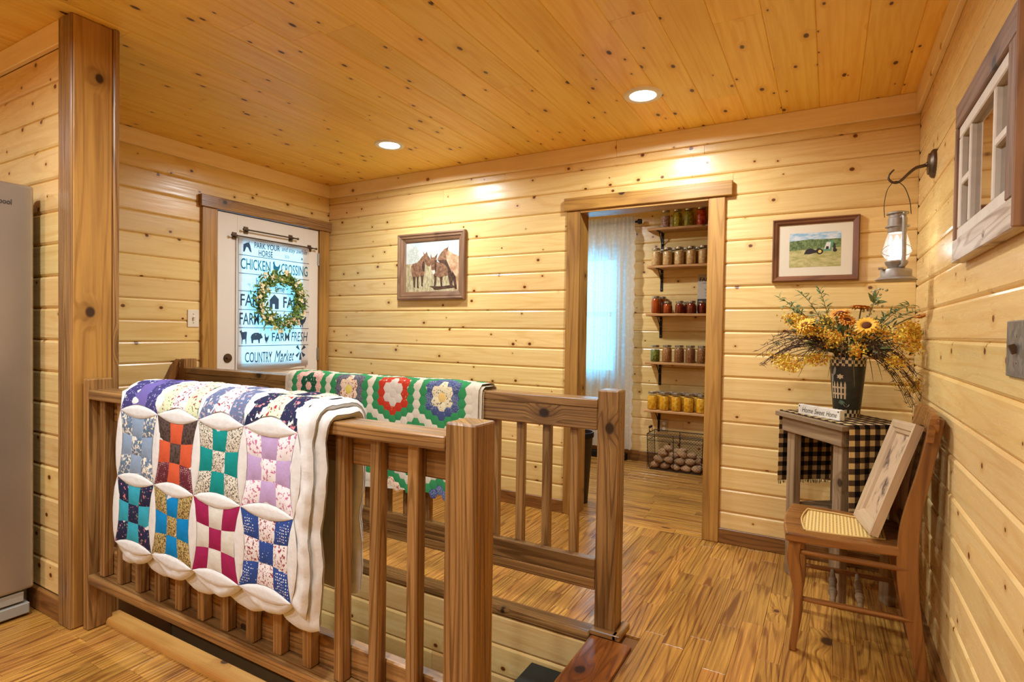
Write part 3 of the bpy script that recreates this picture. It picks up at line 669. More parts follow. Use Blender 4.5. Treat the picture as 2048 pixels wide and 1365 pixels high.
def build_mules():
    cx,cz=-2.664,1.706; w,h=.636,.513
    M=basis('back',(cx,YB-.0005,cz)); t=empty('framed_picture',(cx,YB,cz-h/2),'grey-brown framed painting of mules and a horse on the pine wall','picture')
    frame_rect('frame_side',t,M,w,h,[(0,0),(0,.034),(.012,.038),(.022,.030),(.034,.030),(.040,.022),(.056,.016),(.064,.010),(.064,0)],M_['fgrey'])
    iw,ih=w-.128,h-.128
    def c(P,sx0=258,sx1=1046,sy0=305,sy1=1085):
        return [(((x-sx0)/(sx1-sx0)-.5)*iw, (.5-(y-(sy0+ (30-60*(x-sx0)/(sx1-sx0))*(1-(y-sy0)/(sy1-sy0))))/(sy1-sy0))*ih) for x,y in P]
    mats=[paint('painted_sky',(178,190,190),(206,204,194),8),paint('painted_dry_grass',(192,178,140),(150,134,98),60,(1,.5,1)),paint('painted_mule_brown',(150,110,82),(104,72,52),40),paint('painted_mule_dark',(92,64,48),(58,40,32),40),paint('painted_pale_horse',(206,176,140),(170,122,84),16),paint('painted_bare_trees',(170,172,160),(198,200,190),70),paint('painted_muzzle',(226,214,196),(196,180,160),40)]
    P=[(0,c([(250,275),(1060,275),(1060,680),(250,680)])),(1,c([(250,660),(1060,640),(1060,1095),(250,1095)])),
       (5,c([(280,500),(330,420),(400,380),(450,430),(470,520),(460,640),(300,660)])),(5,c([(460,570),(600,470),(690,465),(700,560),(620,620),(460,610)])),
       (4,c([(730,590),(770,505),(830,430),(870,410),(890,385),(885,440),(960,500),(1048,545),(1048,1075),(960,1060),(975,900),(930,790),(905,690),(865,600),(800,610)])),
       (2,c([(730,590),(770,505),(830,430),(870,410),(890,385),(885,440),(860,520),(865,600),(790,615)])),
       (3,c([(940,760),(1000,860),(1020,1060),(990,1060),(960,900)])),
       (2,c([(510,452),(545,510),(575,465),(590,525),(628,580),(642,650),(615,695),(590,690),(548,655),(542,720),(546,770),(532,850),(480,845),(452,855),(405,855),(365,880),(345,800),(335,700),(360,655),(430,635),(470,590),(502,545),(530,520)])),
       (3,c([(365,850),(408,850),(402,1025),(378,1005)])),(3,c([(425,850),(455,850),(450,960),(462,1035),(432,1022)])),(3,c([(485,840),(535,830),(516,960),(522,1000),(496,1000),(494,900)])),
       (3,c([(520,600),(548,655),(545,760),(520,780),(500,700)])),
       (2,c([(633,500),(655,560),(690,555),(735,490),(720,580),(730,630),(770,640),(862,668),(892,750),(900,835),(830,850),(800,880),(770,880),(740,860),(712,850),(690,850),(655,790),(640,690),(632,620)])),
       (3,c([(735,600),(865,600),(920,740),(945,800),(970,870),(945,1015),(922,1015),(905,930),(890,840),(880,720),(830,660),(770,640)])),
       (3,c([(683,830),(725,850),(722,930),(700,1060),(684,1055),(692,900)])),(3,c([(768,870),(812,860),(805,960),(812,1035),(794,1035)])),
       (3,c([(690,600),(722,600),(716,720),(705,800),(695,700)])),(6,c([(652,755),(700,755),(702,800),(680,826),(660,805)])),
       (3,c([(620,1000),(780,1010),(960,990),(1000,1030),(720,1060)]))]
    flat(t,M,'painting',mats,P,.004)
    m=MB(); m.box((0,0,.002),(w-.11,h-.11,.003)); o=m.build('backing',M_['back'],t); o.matrix_basis=M; WM[o.name]=M
build_mules()
def build_tractor():
    cx,cz=-.0775,1.6825; w,h=.414,.342
    M=basis('back',(cx,YB-.0005,cz)); t=empty('framed_picture',(cx,YB,cz-h/2),'walnut framed photo of a tractor in a field, cream mat, above the table','picture')
    frame_rect('frame_side',t,M,w,h,[(0,0),(0,.022),(.006,.026),(.012,.020),(.022,.017),(.031,.008),(.031,0)],M_['fbrown'])
    m=MB(); m.box((0,0,.002),(w-.05,h-.05,.003)); o=m.build('mat_board',plain('cream_mat',(232,216,190),.8),t); o.matrix_basis=M; WM[o.name]=M
    pw,ph=.245,.185
    def c(P): return [((x-.5)*pw,(y-.5)*ph) for x,y in P]
    def ring(cx_,cy,r): return [(cx_+r*math.cos(a)*ph/pw,cy+r*math.sin(a)) for a in [i*math.pi/8 for i in range(16)]]
    mats=[paint('photo_sky',(136,180,206),(222,222,220),18,(1,3,1)),paint('photo_trees',(70,92,52),(128,146,92),90),paint('photo_field',(206,190,132),(166,158,92),70,(.4,1,1)),plain('photo_black_machine',(40,36,38),.6),plain('photo_green_cab',(92,150,112),.6),plain('photo_yellow_wheel',(224,196,96),.6),plain('photo_white_cab',(224,216,204),.6)]
    P=[(0,c([(0,.75),(1,.78),(1,1),(0,1)])),(1,c([(0,.47),(1,.52),(1,.8),(.7,.79),(.4,.81),(0,.77)])),(2,c([(0,0),(1,0),(1,.55),(0,.49)])),
       (3,c([(.29,.38),(.33,.5),(.42,.55),(.52,.48),(.56,.54),(.62,.52),(.64,.43),(.5,.40),(.4,.37)])),(4,c([(.65,.45),(.82,.44),(.86,.75),(.72,.72)])),(6,c([(.68,.5),(.79,.5),(.81,.7),(.73,.7)])),(3,c([(.71,.5),(.77,.5),(.77,.58),(.72,.58)])),(3,c([(.85,.44),(.91,.44),(.89,.66),(.86,.66)])),
       (3,c(ring(.6,.44,.085))),(5,c(ring(.6,.44,.045))),(3,c(ring(.89,.46,.05)))]
    flat(t,M,'photograph',mats,P,.004)
    m=MB(); m.add([(-.18,-.143,.009),(.18,-.143,.009),(.18,.143,.009),(-.18,.143,.009)],[(0,1,2,3)]); o=m.build('glass',M_['pane'],t); o.matrix_basis=M; WM[o.name]=M
build_tractor()
def build_window_frame():
    ya,yb,z0,z1=1.575,2.275,1.456,1.955; cy,cz=(ya+yb)/2,(z0+z1)/2; w,h=yb-ya,z1-z0
    M=basis('right',(XR-.002,cy,cz)); t=empty('window_mirror',(XR,cy,z0),'rustic window-style mirror in a barn wood frame on the right wall','mirror')
    def bb(name,x0,y0,x1,y1,za,zb,mat,vert,par=t,bev=.003):
        R_=Matrix.Rotation(math.pi/2,4,'Z') if vert else Matrix.Identity(4); L_,W2=(y1-y0,x1-x0) if vert else (x1-x0,y1-y0)
        return meshobj(name,box_mesh(L_,W2,zb-za,bev,mat),par,M@Matrix.Translation(((x0+x1)/2,(y0+y1)/2,(za+zb)/2))@R_)
    f=.072
    bb('frame_board',-w/2,-h/2,w/2,-h/2+f,0,.034,M_['barnw'],False); bb('frame_board',-w/2,h/2-f,w/2,h/2,0,.034,M_['barn'],False)
    bb('frame_board',-w/2,-h/2+f,-w/2+.022,h/2-f,0,.034,M_['barn'],True); bb('frame_board',w/2-.085,-h/2+f,w/2,h/2-f,0,.034,M_['barn'],True)
    bb('edge_strip',w/2,-h/2,w/2+.010,h/2+.01,0,.040,M_['barn'],True)
    a,b,c,d=-w/2+.022,w/2-.085,-h/2+f,h/2-f; s=.036
    sash=bb('sash_rail',a,c,b,c+s,.004,.026,M_['sash'],False); bb('sash_rail',a,d-s,b,d,.004,.026,M_['sash'],False); bb('sash_stile',a,c+s,a+s,d-s,.004,.026,M_['sash'],True); bb('sash_stile',b-s,c+s,b,d-s,.004,.026,M_['sash'],True)
    xs=[a+s,a+s+.10,b-s-.12,b-s]; mu=.022
    bb('muntin',xs[1],c+s,xs[1]+mu,d-s,.004,.024,M_['sash'],True); bb('muntin',xs[2]-mu,c+s,xs[2],d-s,.004,.024,M_['sash'],True)
    mz=(c+d)/2; bb('muntin',xs[0],mz-mu/2,xs[1],mz+mu/2,.004,.024,M_['sash'],False); bb('muntin',xs[2],mz-mu/2,xs[3],mz+mu/2,.004,.024,M_['sash'],False)
    for (p0,q0,p1,q1) in ((xs[0],c+s,xs[1],mz-mu/2),(xs[0],mz+mu/2,xs[1],d-s),(xs[1]+mu,c+s,xs[2]-mu,d-s),(xs[2],c+s,xs[3],mz-mu/2),(xs[2],mz+mu/2,xs[3],d-s)):
        bb('pane',p0,q0,p1,q1,.006,.010,M_['mirror'],False,t,0)
build_window_frame()

# ------------------------------------------------------------------ refrigerator
def build_fridge():
    x1=-2.875; ya,yb=.14,1.052; t=empty('refrigerator',(x1-.36,(ya+yb)/2,0),'stainless steel refrigerator beside the short pine wall','refrigerator')
    side=plain('fridge_side_grey',(86,82,78),.5)
    board('cabinet',(x1-.72,ya+.005,.03),(x1-.05,yb-.005,1.77),'vx',side,t,.006)
    ym=(ya+yb)/2
    d1=board('door',(x1-.048,ym+.002,.115),(x1,yb,1.787),'vx',M_['steelb'],t,.012,3); d2=board('door',(x1-.048,ya,.115),(x1,ym-.002,1.787),'vx',M_['steelb'],t,.012,3)
    for d,y in ((d1,ym+.05),(d2,ym-.05)):
        m=MB(); m.tube([(x1,y,.55),(x1+.05,y,.58),(x1+.05,y,1.42),(x1,y,1.45)],.011,10); autosmooth(m.build('handle',M_['steelb'],d))
    board('base_grille',(x1-.06,ya+.01,.012),(x1-.006,yb-.012,.058),'left',plain('grille_grey',(150,146,138),.5),t,.004)
    board('grille_slot',(x1-.055,ya+.01,.066),(x1-.012,yb-.03,.108),'left',plain('grille_grey_upper',(160,156,146),.5),t,.003)
    m=MB(); M=basis('left',(0,0,0)); put_text(m,lambda a,b:(x1+.0015,a,b),'Whirlpool',.882,1.690,.978,1.718,0,.02); m.build('door_lettering',plain('dark_lettering',(56,52,50),.4),d1)
    for y in (ya+.06,yb-.06):
        m=MB(); m.tube([(x1-.05,y,0),(x1-.05,y,.035)],.02,12); m.build('foot',M_['black'],t)
build_fridge()

# ------------------------------------------------------------------ quilts
def print_fabric(name,a,b,c=None,scale=60.,thr=(.42,.52),bump=.3):
    scale*=1.7
    """small printed cotton: ground a, motif b, second motif c"""
    t=NT(name); v=t.obj(); f=t.rng(t.noise(v,scale,2.,.6),thr[0],thr[1]) ; col=t.mix(f,lin(a),lin(b))
    if c:
        vo=t.vor(v,scale*.9); col=t.mix(t.rng(vo.outputs['Distance'],.16,.26,1.,0.),col,lin(c))
    t.bump(t.noise(v,420.,2.),bump,.0006); return t.base(col,.85,.15)
def dots(name,a,b,scale=90.,r=.22):
    scale*=1.5
    t=NT(name); vo=t.vor(t.obj(),scale,rnd=.35); return t.base(t.mix(t.rng(vo.outputs['Distance'],r,r+.08,1.,0.),lin(a),lin(b)),.85,.15)
def cotton(name,rgb):
    t=NT(name); v=t.obj(); n=t.noise(v,38.,3.,.6); t.bump(n,.35,.004)
    return t.base(t.mix(n,lin([x*.93 for x in rgb]),lin([min(255,x*1.04) for x in rgb])),.9,.1)
QW=cotton('white_cotton',(212,212,210)); QC=cotton('cream_cotton',(214,202,180))
class Drape:
    """cloth over a rail that runs along X: s = X, t = arc length (0 at the top front bend, positive down the front)"""
    def __init__(q,yf,yr,zc,rad,front,back,wav,seed): 
        q.yf,q.yr,q.zc,q.rad,q.wav,q.seed=yf,yr,zc,rad,wav,seed
        q.sgn=1
    def at(q,s,t,h=0.):
        yf,yr,zc,r=q.yf,q.yr,q.zc,q.rad
        quarter=math.pi/2*r; flat=(yr-yf)-2*r
        if t>=0:
            d=t; wv=q.wav*min(1,d/.25)
            y=yf-.010*min(1,d/.3)-h+wv*(math.sin(9*s+q.seed)*.5+math.sin(23*s+2*d+q.seed)*.22); z=zc-r-d
            return Vector((s,y,z))
        a=-t
        if a<quarter:
            th=a/r; return Vector((s,yf+r-(r+h)*math.cos(th),zc-r+(r+h)*math.sin(th)))
        a-=quarter
        if a<flat: return Vector((s,yf+r+a,zc+h+.004*math.sin(7*s+q.seed)))
        a-=flat
        if a<quarter:
            th=a/r; return Vector((s,yr-r+(r+h)*math.sin(th),zc-r+(r+h)*math.cos(th)))
        a-=quarter; return Vector((s,yr+h+q.wav*min(1,a/.25)*math.sin(8*s+1.7),zc-r-a))
def build_quilt_white():
    D=Drape(1.083,1.212,.975,.030,0,0,.008,1.3); t=empty('patchwork_quilt',(-1.68,1.15,.42),'white quilt with colourful nine-patch blocks folded over the near railing','quilt')
    xs=[-2.160,-1.928,-1.702,-1.478,-1.250]; tl=[-.220,.018,.252,.486]; sk=-.012   # block lines
    def S(x,tt,h): 
        f=max(0,tt); return D.at(x-.03*f*(1 if x<-1.9 else 0)-.02*f,tt+.012*(x+1.7)*(-1),h)
    # layers
    def layer(name,x0,x1,tf,tb,h0,h1,scal,mat,ph=0.):
        m=MB(); nu,nv=110,90
        def hem(x):
            if scal<=0: return tf
            u=((x-xs[0]-ph)/.2275)%1.; return tf+scal*math.sin(math.pi*u)**.7
        def f(h): 
            def g(u,v):
                tt0=tb+(tf-tb)*v; x=x0+(x1+.012*abs(math.sin(math.pi*(tt0-.018)/.234))-x0)*u; te=hem(x); tt=tb+(te-tb)*v
                e=min(u,1-u)*(x1-x0); q=min(1,e/.016); v2=(te-tt); q2=min(1,max(0,v2)/.016); k=math.sqrt(max(0,1-(1-q)**2))*math.sqrt(max(0,1-(1-q2)**2))
                mid=(h0+h1)/2; pf=.0014*math.sin(tt*95)*math.sin(x*95)+.0022*math.sin(tt*31+4*x)*math.sin(x*43+tt*17)
                return S(x,tt,mid+(h-mid)*max(.05,k)+pf)
            return g
        m.grid(f(h1),nu,nv); n=len(m.f); m.grid(lambda u,v:f(h0)(1-u,v),nu,nv)
        return autosmooth(m.build(name,mat,t,True),70)
    layer('folded_layer',-2.176,-1.188,.520,-.66,-.012,.018,.058,QW,.114)
    layer('top_layer',xs[0]-.012,xs[-1]+.042,.490,-.52,.016,.044,.058,QW)
    base=.0445
    def patch(name,fn,mat,n=4,puff=.005):
        m=MB()
        def g(u,v):
            x,tt=fn(u,v); p=(1-(2*u-1)**4)*(1-(2*v-1)**4); return S(x,tt,base+.0015+puff*p**.6)
        m.grid(lambda u,v:g(1-u,v),n,n); m.build(name,mat,t,True)
    F={}
    def fab(k):
        if k in F: return F[k]
        T=dict(bf=lambda:print_fabric('blue_floral',(222,214,196),(96,116,142),(70,92,70),46),lb=lambda:cotton('dusty_blue_cotton',(132,152,176)),
         bk=lambda:print_fabric('brown_black_print',(58,46,42),(84,68,62),None,70),og=lambda:cotton('orange_cotton',(196,88,56)),mr=lambda:dots('maroon_dot_print',(92,38,48),(170,130,130),110,.3),
         tp=lambda:print_fabric('grey_speckle_print',(206,200,184),(84,84,78),None,120,(.5,.58)),tl=lambda:cotton('teal_cotton',(22,134,130)),
         pf=lambda:print_fabric('pink_floral',(222,220,224),(184,110,148),None,60,(.54,.60)),lv=lambda:cotton('lavender_cotton',(178,154,196)),
         nf=lambda:print_fabric('navy_floral',(36,38,66),(214,128,130),(110,124,110),40,(.6,.66)),aq=lambda:cotton('aqua_cotton',(54,154,176)),
         gt=lambda:print_fabric('gold_tan_print',(178,156,100),(96,80,48),None,110,(.48,.56)),bl=lambda:cotton('bright_blue_cotton',(16,124,188)),
         bg=lambda:cotton('burgundy_cotton',(146,34,78)),iv=lambda:cotton('ivory_cotton',(202,200,190)),
         nb=lambda:dots('blue_sprig_print',(46,70,134),(214,216,226),80,.22),rf=lambda:print_fabric('red_floral',(216,212,212),(136,54,66),None,80,(.54,.60)),
         pn=lambda:print_fabric('purple_navy_print',(62,58,108),(150,146,190),None,60,(.58,.64)),pu=lambda:cotton('purple_cotton',(104,92,152)),gr=lambda:print_fabric('green_red_floral',(196,204,168),(150,46,60),(90,120,84),50,(.58,.64)),
         sb=lambda:print_fabric('slate_blue_print',(92,104,134),(170,160,170),(150,90,90),60,(.55,.62)))
        F[k]=T[k](); return F[k]
    blocks={(0,0):('bf','lb'),(0,1):('bk','og'),(0,2):('tp','tl'),(0,3):('pf','lv'),(1,0):('nf','aq'),(1,1):('gt','bl'),(1,2):('bg','iv'),(1,3):('nb','rf'),(-1,0):('pn','pu'),(-1,1):('gr','rf'),(-1,2):('sb','rf'),(-1,3):('nf','gr')}
    K=.20
    for (r,c),(A,B) in blocks.items():
        x0,x1=xs[c],xs[c+1]; t0,t1=tl[r+1],tl[r+2]; cx,ct=(x0+x1)/2,(t0+t1)/2; hx,ht=(x1-x0)/2,(t1-t0)/2
        def mp(a,b): return cx+hx*a*(1-K*(1-b*b)), ct+ht*b*(1-K*(1-a*a))
        G=[-1,-1/3,1/3,1]
        for i in range(3):
            for j in range(3):
                k=A if (i+j)%2==0 else B
                if (r,c)==(0,1) and j==2 and i!=1: k='mr'
                if (r,c)==(0,3) and (i+j)%2==1: k='lv'
                a0,a1,b0,b1=G[i],G[i+1],G[j],G[j+1]
                patch('fabric_patch',lambda u,v:mp(a0+(a1-a0)*u,b0+(b1-b0)*v),fab(k),4,.0035)
        # melon petals on the left and upper sides of every block
        def petal(px,pt,qx,qt,nx,nt,wd):
            def fn(u,v):
                w_=wd*(1-(2*u-1)**2)*(2*v-1); return px+(qx-px)*u+nx*w_, pt+(qt-pt)*u+nt*w_
            patch('melon_petal',fn,QW,6,.0035)
        petal(x0,t0,x1,t0,0,1,.0225) if r>=0 else None
        petal(x0,t0,x0,t1,-1,0,.021)
        if r==1: petal(x0,t1,x1,t1,0,1,.0225)
        if c==3: petal(x1,t0,x1,t1,-1,0,.021)
build_quilt_white()
def build_quilt_green():
    D=Drape(2.132,2.256,.959,.026,0,0,.006,.4); t=empty('hexagon_quilt',(-2.0,2.19,.43),'green hexagon flower garden quilt folded over the far railing','quilt')
    x0,x1,tb,tf=-2.655,-1.365,-.55,.51
    for (h0,h1,dx,db) in ((-.012,.004,.012,.03),(.004,.016,0,0)):
        m=MB()
        def f(h):
            def g(u,v):
                x=x0-dx+(x1-x0+2*dx)*u; te=tf-db*.3+.03*math.sin(4*u+1); tt=tb+(te-tb)*v; return D.at(x,tt,h)
            return g
        m.grid(f(h1),60,44); m.grid(lambda u,v:f(h0)(1-u,v),60,44); autosmooth(m.build('cloth_layer',QC,t,True),70)
    s=.0433; R_=s/math.sqrt(3); cw=s*math.sqrt(3)/2
    G=cotton('green_cotton',(58,138,84)); Wt=QC
    sets=[('pk','dg','pk'),('yl','cr','ch'),('iv','iv','rd'),('ye','cp','bd'),('ny','pk','rd'),('yl','ny','cr'),('pk','rd','bd'),('yl','pk','ch')]
    T=dict(pk=print_fabric('pink_calico',(206,128,116),(234,196,180),None,120),dg=print_fabric('dark_green_print',(30,82,58),(120,150,110),None,60,(.6,.66)),yl=cotton('yellow_cotton',(226,204,98)),cr=print_fabric('cream_red_floral',(232,206,176),(170,70,60),None,60,(.56,.62)),ch=print_fabric('charcoal_print',(62,60,70),(120,116,124),None,140),
      iv=cotton('ivory_feather_cotton',(214,200,184)),rd=print_fabric('red_calico',(190,56,36),(214,150,90),None,50,(.66,.7)),ye=cotton('butter_cotton',(232,196,120)),cp=print_fabric('cream_sketch_print',(228,214,176),(110,104,90),None,60,(.6,.64)),bd=dots('blue_dot_cotton',(70,80,120),(180,186,206),120,.24),ny=cotton('navy_cotton',(28,36,66)))
    C0=(-2.465,.030)          # first rosette centre (x, t)
    def cube(q,r):return max(abs(q),abs(r),abs(q+r))
    hexes=[]
    for q in range(-10,44):
        for r in range(-40,34):
            x=C0[0]+cw*q; tt=C0[1]+s*(r+q/2.)
            if not(x0+.026<x<x1-.018 and tb+.03<tt<tf-.018): continue
            best=None
            for j in range(-4,5):
                for i in range(-6,8):
                    d=cube(q-8*i-4*j,r+4*i-4*j)
                    if d<=3: best=(d,i,j)
            if best is None: mat=Wt
            elif best[0]==3: mat=G
            else: mat=T[sets[(best[1]%4) if best[2]==0 else 4+(best[1]+2*best[2])%4][best[0]]]
            hexes.append((x,tt,mat))
    hexes.sort(key=lambda h:0 if -.04<h[1]<.28 else abs(h[1]-.12))
    rest={}
    for i,(x,tt,mat) in enumerate(hexes):
        ring=[D.at(x+R_*math.cos(math.radians(60*k)),tt+R_*math.sin(math.radians(60*k)),.0166) for k in range(6)]
        inn=[D.at(x+R_*.8*math.cos(math.radians(60*k)),tt+R_*.8*math.sin(math.radians(60*k)),.0180) for k in range(6)]
        V=ring+inn+[D.at(x,tt,.0185)]; Fc=[(k,6+k,6+(k+1)%6,(k+1)%6) for k in range(6)]+[(6+k,12,6+(k+1)%6) for k in range(6)]
        if i<300: m=MB(); m.add(V,Fc); m.build('hexagon_patch',mat,t,True)
        else: rest.setdefault(mat.name,(mat,MB()))[1].add(V,Fc)
    m=MB(); mats=[]
    for n,(mat,q) in rest.items(): m.m=len(mats); mats.append(mat); m.add(q.v,q.f)
    tag(m.build('hexagon_patches',mats,t,True),kind='stuff')
build_quilt_green()

# ------------------------------------------------------------------ corner table, runner, sign
TU=Vector((.6,-.8,0)); TV=Vector((.8,.6,0)); TO=Vector((-.236,3.205,0))   # left corner of the top, edge and depth directions
TZ=.825; TL,TW=.49,.365
def tb(u,v,z): return TO+TU*u+TV*v+Vector((0,0,z))
TB=(tuple(TU),tuple(TV),(0,0,1))
def tboard(name,u0,u1,v0,v1,z0,z1,mat,par,ax='u',bev=.002):
    B={'u':(tuple(TU),tuple(TV),(0,0,1)),'v':(tuple(TV),tuple(-TU),(0,0,1)),'z':((0,0,1),tuple(TU),tuple(TV))}[ax]
    d={'u':(u1-u0,v1-v0,z1-z0),'v':(v1-v0,u1-u0,z1-z0),'z':(z1-z0,u1-u0,v1-v0)}[ax]
    return meshobj(name,box_mesh(*d,bev,mat),par,basis(B,tb((u0+u1)/2,(v0+v1)/2,(z0+z1)/2)))
def build_table():
    t=empty('corner_table',tb(TL/2,TW/2,0),'weathered grey wooden table set diagonally in the corner','table')
    for i in range(3): tboard('top_board',0,TL,TW/3*i+.001,TW/3*(i+1)-.001,TZ-.022,TZ,M_['grey'],t)
    o=.03
    tboard('apron',o,TL-o,.022,.04,TZ-.095,TZ-.022,M_['grey'],t); tboard('apron',o,TL-o,TW-.04,TW-.022,TZ-.095,TZ-.022,M_['grey'],t)
    tboard('apron',o,o+.018,.04,TW-.04,TZ-.095,TZ-.022,M_['grey'],t,'v'); tboard('apron',TL-o-.018,TL-o,.04,TW-.04,TZ-.095,TZ-.022,M_['grey'],t,'v')
    for u in (o+.018,TL-o-.018-.058):
        for v in (.04,TW-.04-.04): tboard('leg',u,u+.058,v,v+.04,0,TZ-.022,M_['grey'],t,'z',.003)
    tboard('shelf',o+.02,TL-o-.02,.05,TW-.05,.345,.365,M_['grey'],t)
build_table()
def check():
    t=NT('black_tan_check'); u,v,z=t.sep(t.obj()); s=20.5
    a=t.math('FRACT',t.math('MULTIPLY',u,s)); b=t.math('FRACT',t.math('MULTIPLY',v,s)); fa=t.math('GREATER_THAN',a,.5); fb=t.math('GREATER_THAN',b,.5)
    sm=t.math('ADD',fa,fb); c=t.mix(t.rng(sm,.4,.6,0.,1.),lin((206,176,120)),lin((86,66,48))); c=t.mix(t.rng(sm,1.4,1.6,0.,1.),c,lin((22,18,18)))
    t.bump(t.noise(t.obj(),500.,2.),.4,.001); return t.base(c,.9,.1)
def build_runner():
    t=empty('table_runner',tb(TL/2,TW/2,TZ),'black and tan checked runner draped over the corner table','table runner'); mat=check()
    v0,v1=.03,.335; drop=.365; e=.0045; g=.006
    path=[]   # (dist, u, z)
    L=0; pts=[(-g-.004,TZ-drop),(-g,TZ-.2),(-g,TZ-.01),(-g+.004,TZ+.003),(.01,TZ+e)]+[(TL*i/8,TZ+e) for i in range(1,8)]+[(TL-.01,TZ+e),(TL+g-.004,TZ+.003),(TL+g,TZ-.01),(TL+g+.002,TZ-.2),(TL+g+.008,TZ-drop)]
    path=[0]
    for a,b in zip(pts[:-1],pts[1:]): path.append(path[-1]+math.hypot(b[0]-a[0],b[1]-a[1]))
    m=MB(); n=12; me=bpy.data.meshes.new('cloth'); V=[];VL=[]
    for (u,z) in pts:
        for j in range(n+1):
            v=v0+(v1-v0)*j/n; wob=(.004*math.sin(j*1.1) if z<TZ-.1 else 0); V.append(tb(u+(wob if u>.2 else -wob*.3),v,z))
    F=[(i*(n+1)+j,(i+1)*(n+1)+j,(i+1)*(n+1)+j+1,i*(n+1)+j+1) for i in range(len(pts)-1) for j in range(n)]
    # the weave follows the cloth: a flat copy of the shape kept in the object's own frame through a UV layer
    me.from_pydata([tuple(p) for p in V],[],[f[::-1] for f in F]); uv=me.uv_layers.new(name='weave')
    for p in me.polygons:
        for li,vi in zip(p.loop_indices,p.vertices): i,j=divmod(vi,n+1); uv.data[li].uv=(path[i],(v1-v0)*j/n)
    me.materials.append(mat)
    for nd in list(mat.node_tree.nodes):
        if nd.type=='TEX_COORD':
            for l in list(nd.outputs['Object'].links):
                if l.to_node.type=='SEPXYZ': mat.node_tree.links.new(nd.outputs['UV'],l.to_socket)
    o=meshobj('cloth',me,t); md=o.modifiers.new('s','SOLIDIFY'); md.thickness=.0025; md.offset=-1
    fm=plain('dark_fringe',(46,38,30),.9); R=random.Random(5)
    for (u,z) in (pts[0],pts[-1]):
        m=MB()
        for k in range(38):
            v=v0+(v1-v0)*(k+.5)/38; m.tube([tb(u,v,z+.004),tb(u+R.uniform(-.004,.004),v+R.uniform(-.004,.004),z-R.uniform(.012,.022))],.0016,4)
        tag(m.build('fringe',fm,t),kind='stuff')
build_runner()
def build_sign():
    c=tb(.265,.062,TZ+.0068); ang=math.atan2(-.70,.72); M=Matrix.Translation(c)@Matrix.Rotation(ang,4,'Z')
    t=empty('block_sign',c,'small whitewashed block sign reading Home Sweet Home on the checked runner','sign',None,ang)
    M=WM[t.name]; m=MB(); o=meshobj('block',box_mesh(.245,.028,.048,.002,plain('whitewash',(226,220,206),.7,var=.06,nscale=60)),t,M@Matrix.Translation((0,0,.024)))
    ink=plain('sign_ink',(60,56,56),.7)
    for w_,a,b in (('Home',-.098,-.030),('Sweet',-.022,.038),('Home',.046,.106)):
        m=MB(); put_text(m,lambda x,y:M@Vector((x,-.0146,y)),w_,a,.012,b,.036,.35); m.build('lettering',ink,t)
    for x in (-.114,.113):
        m=MB()
        put_poly(m,lambda a,b:M@Vector((a,-.0146,b)),[(x-.004,.038),(x+.003,.036),(x+.004,.043),(x-.002,.044)]); m.build('corner_print',ink,t)
build_sign()

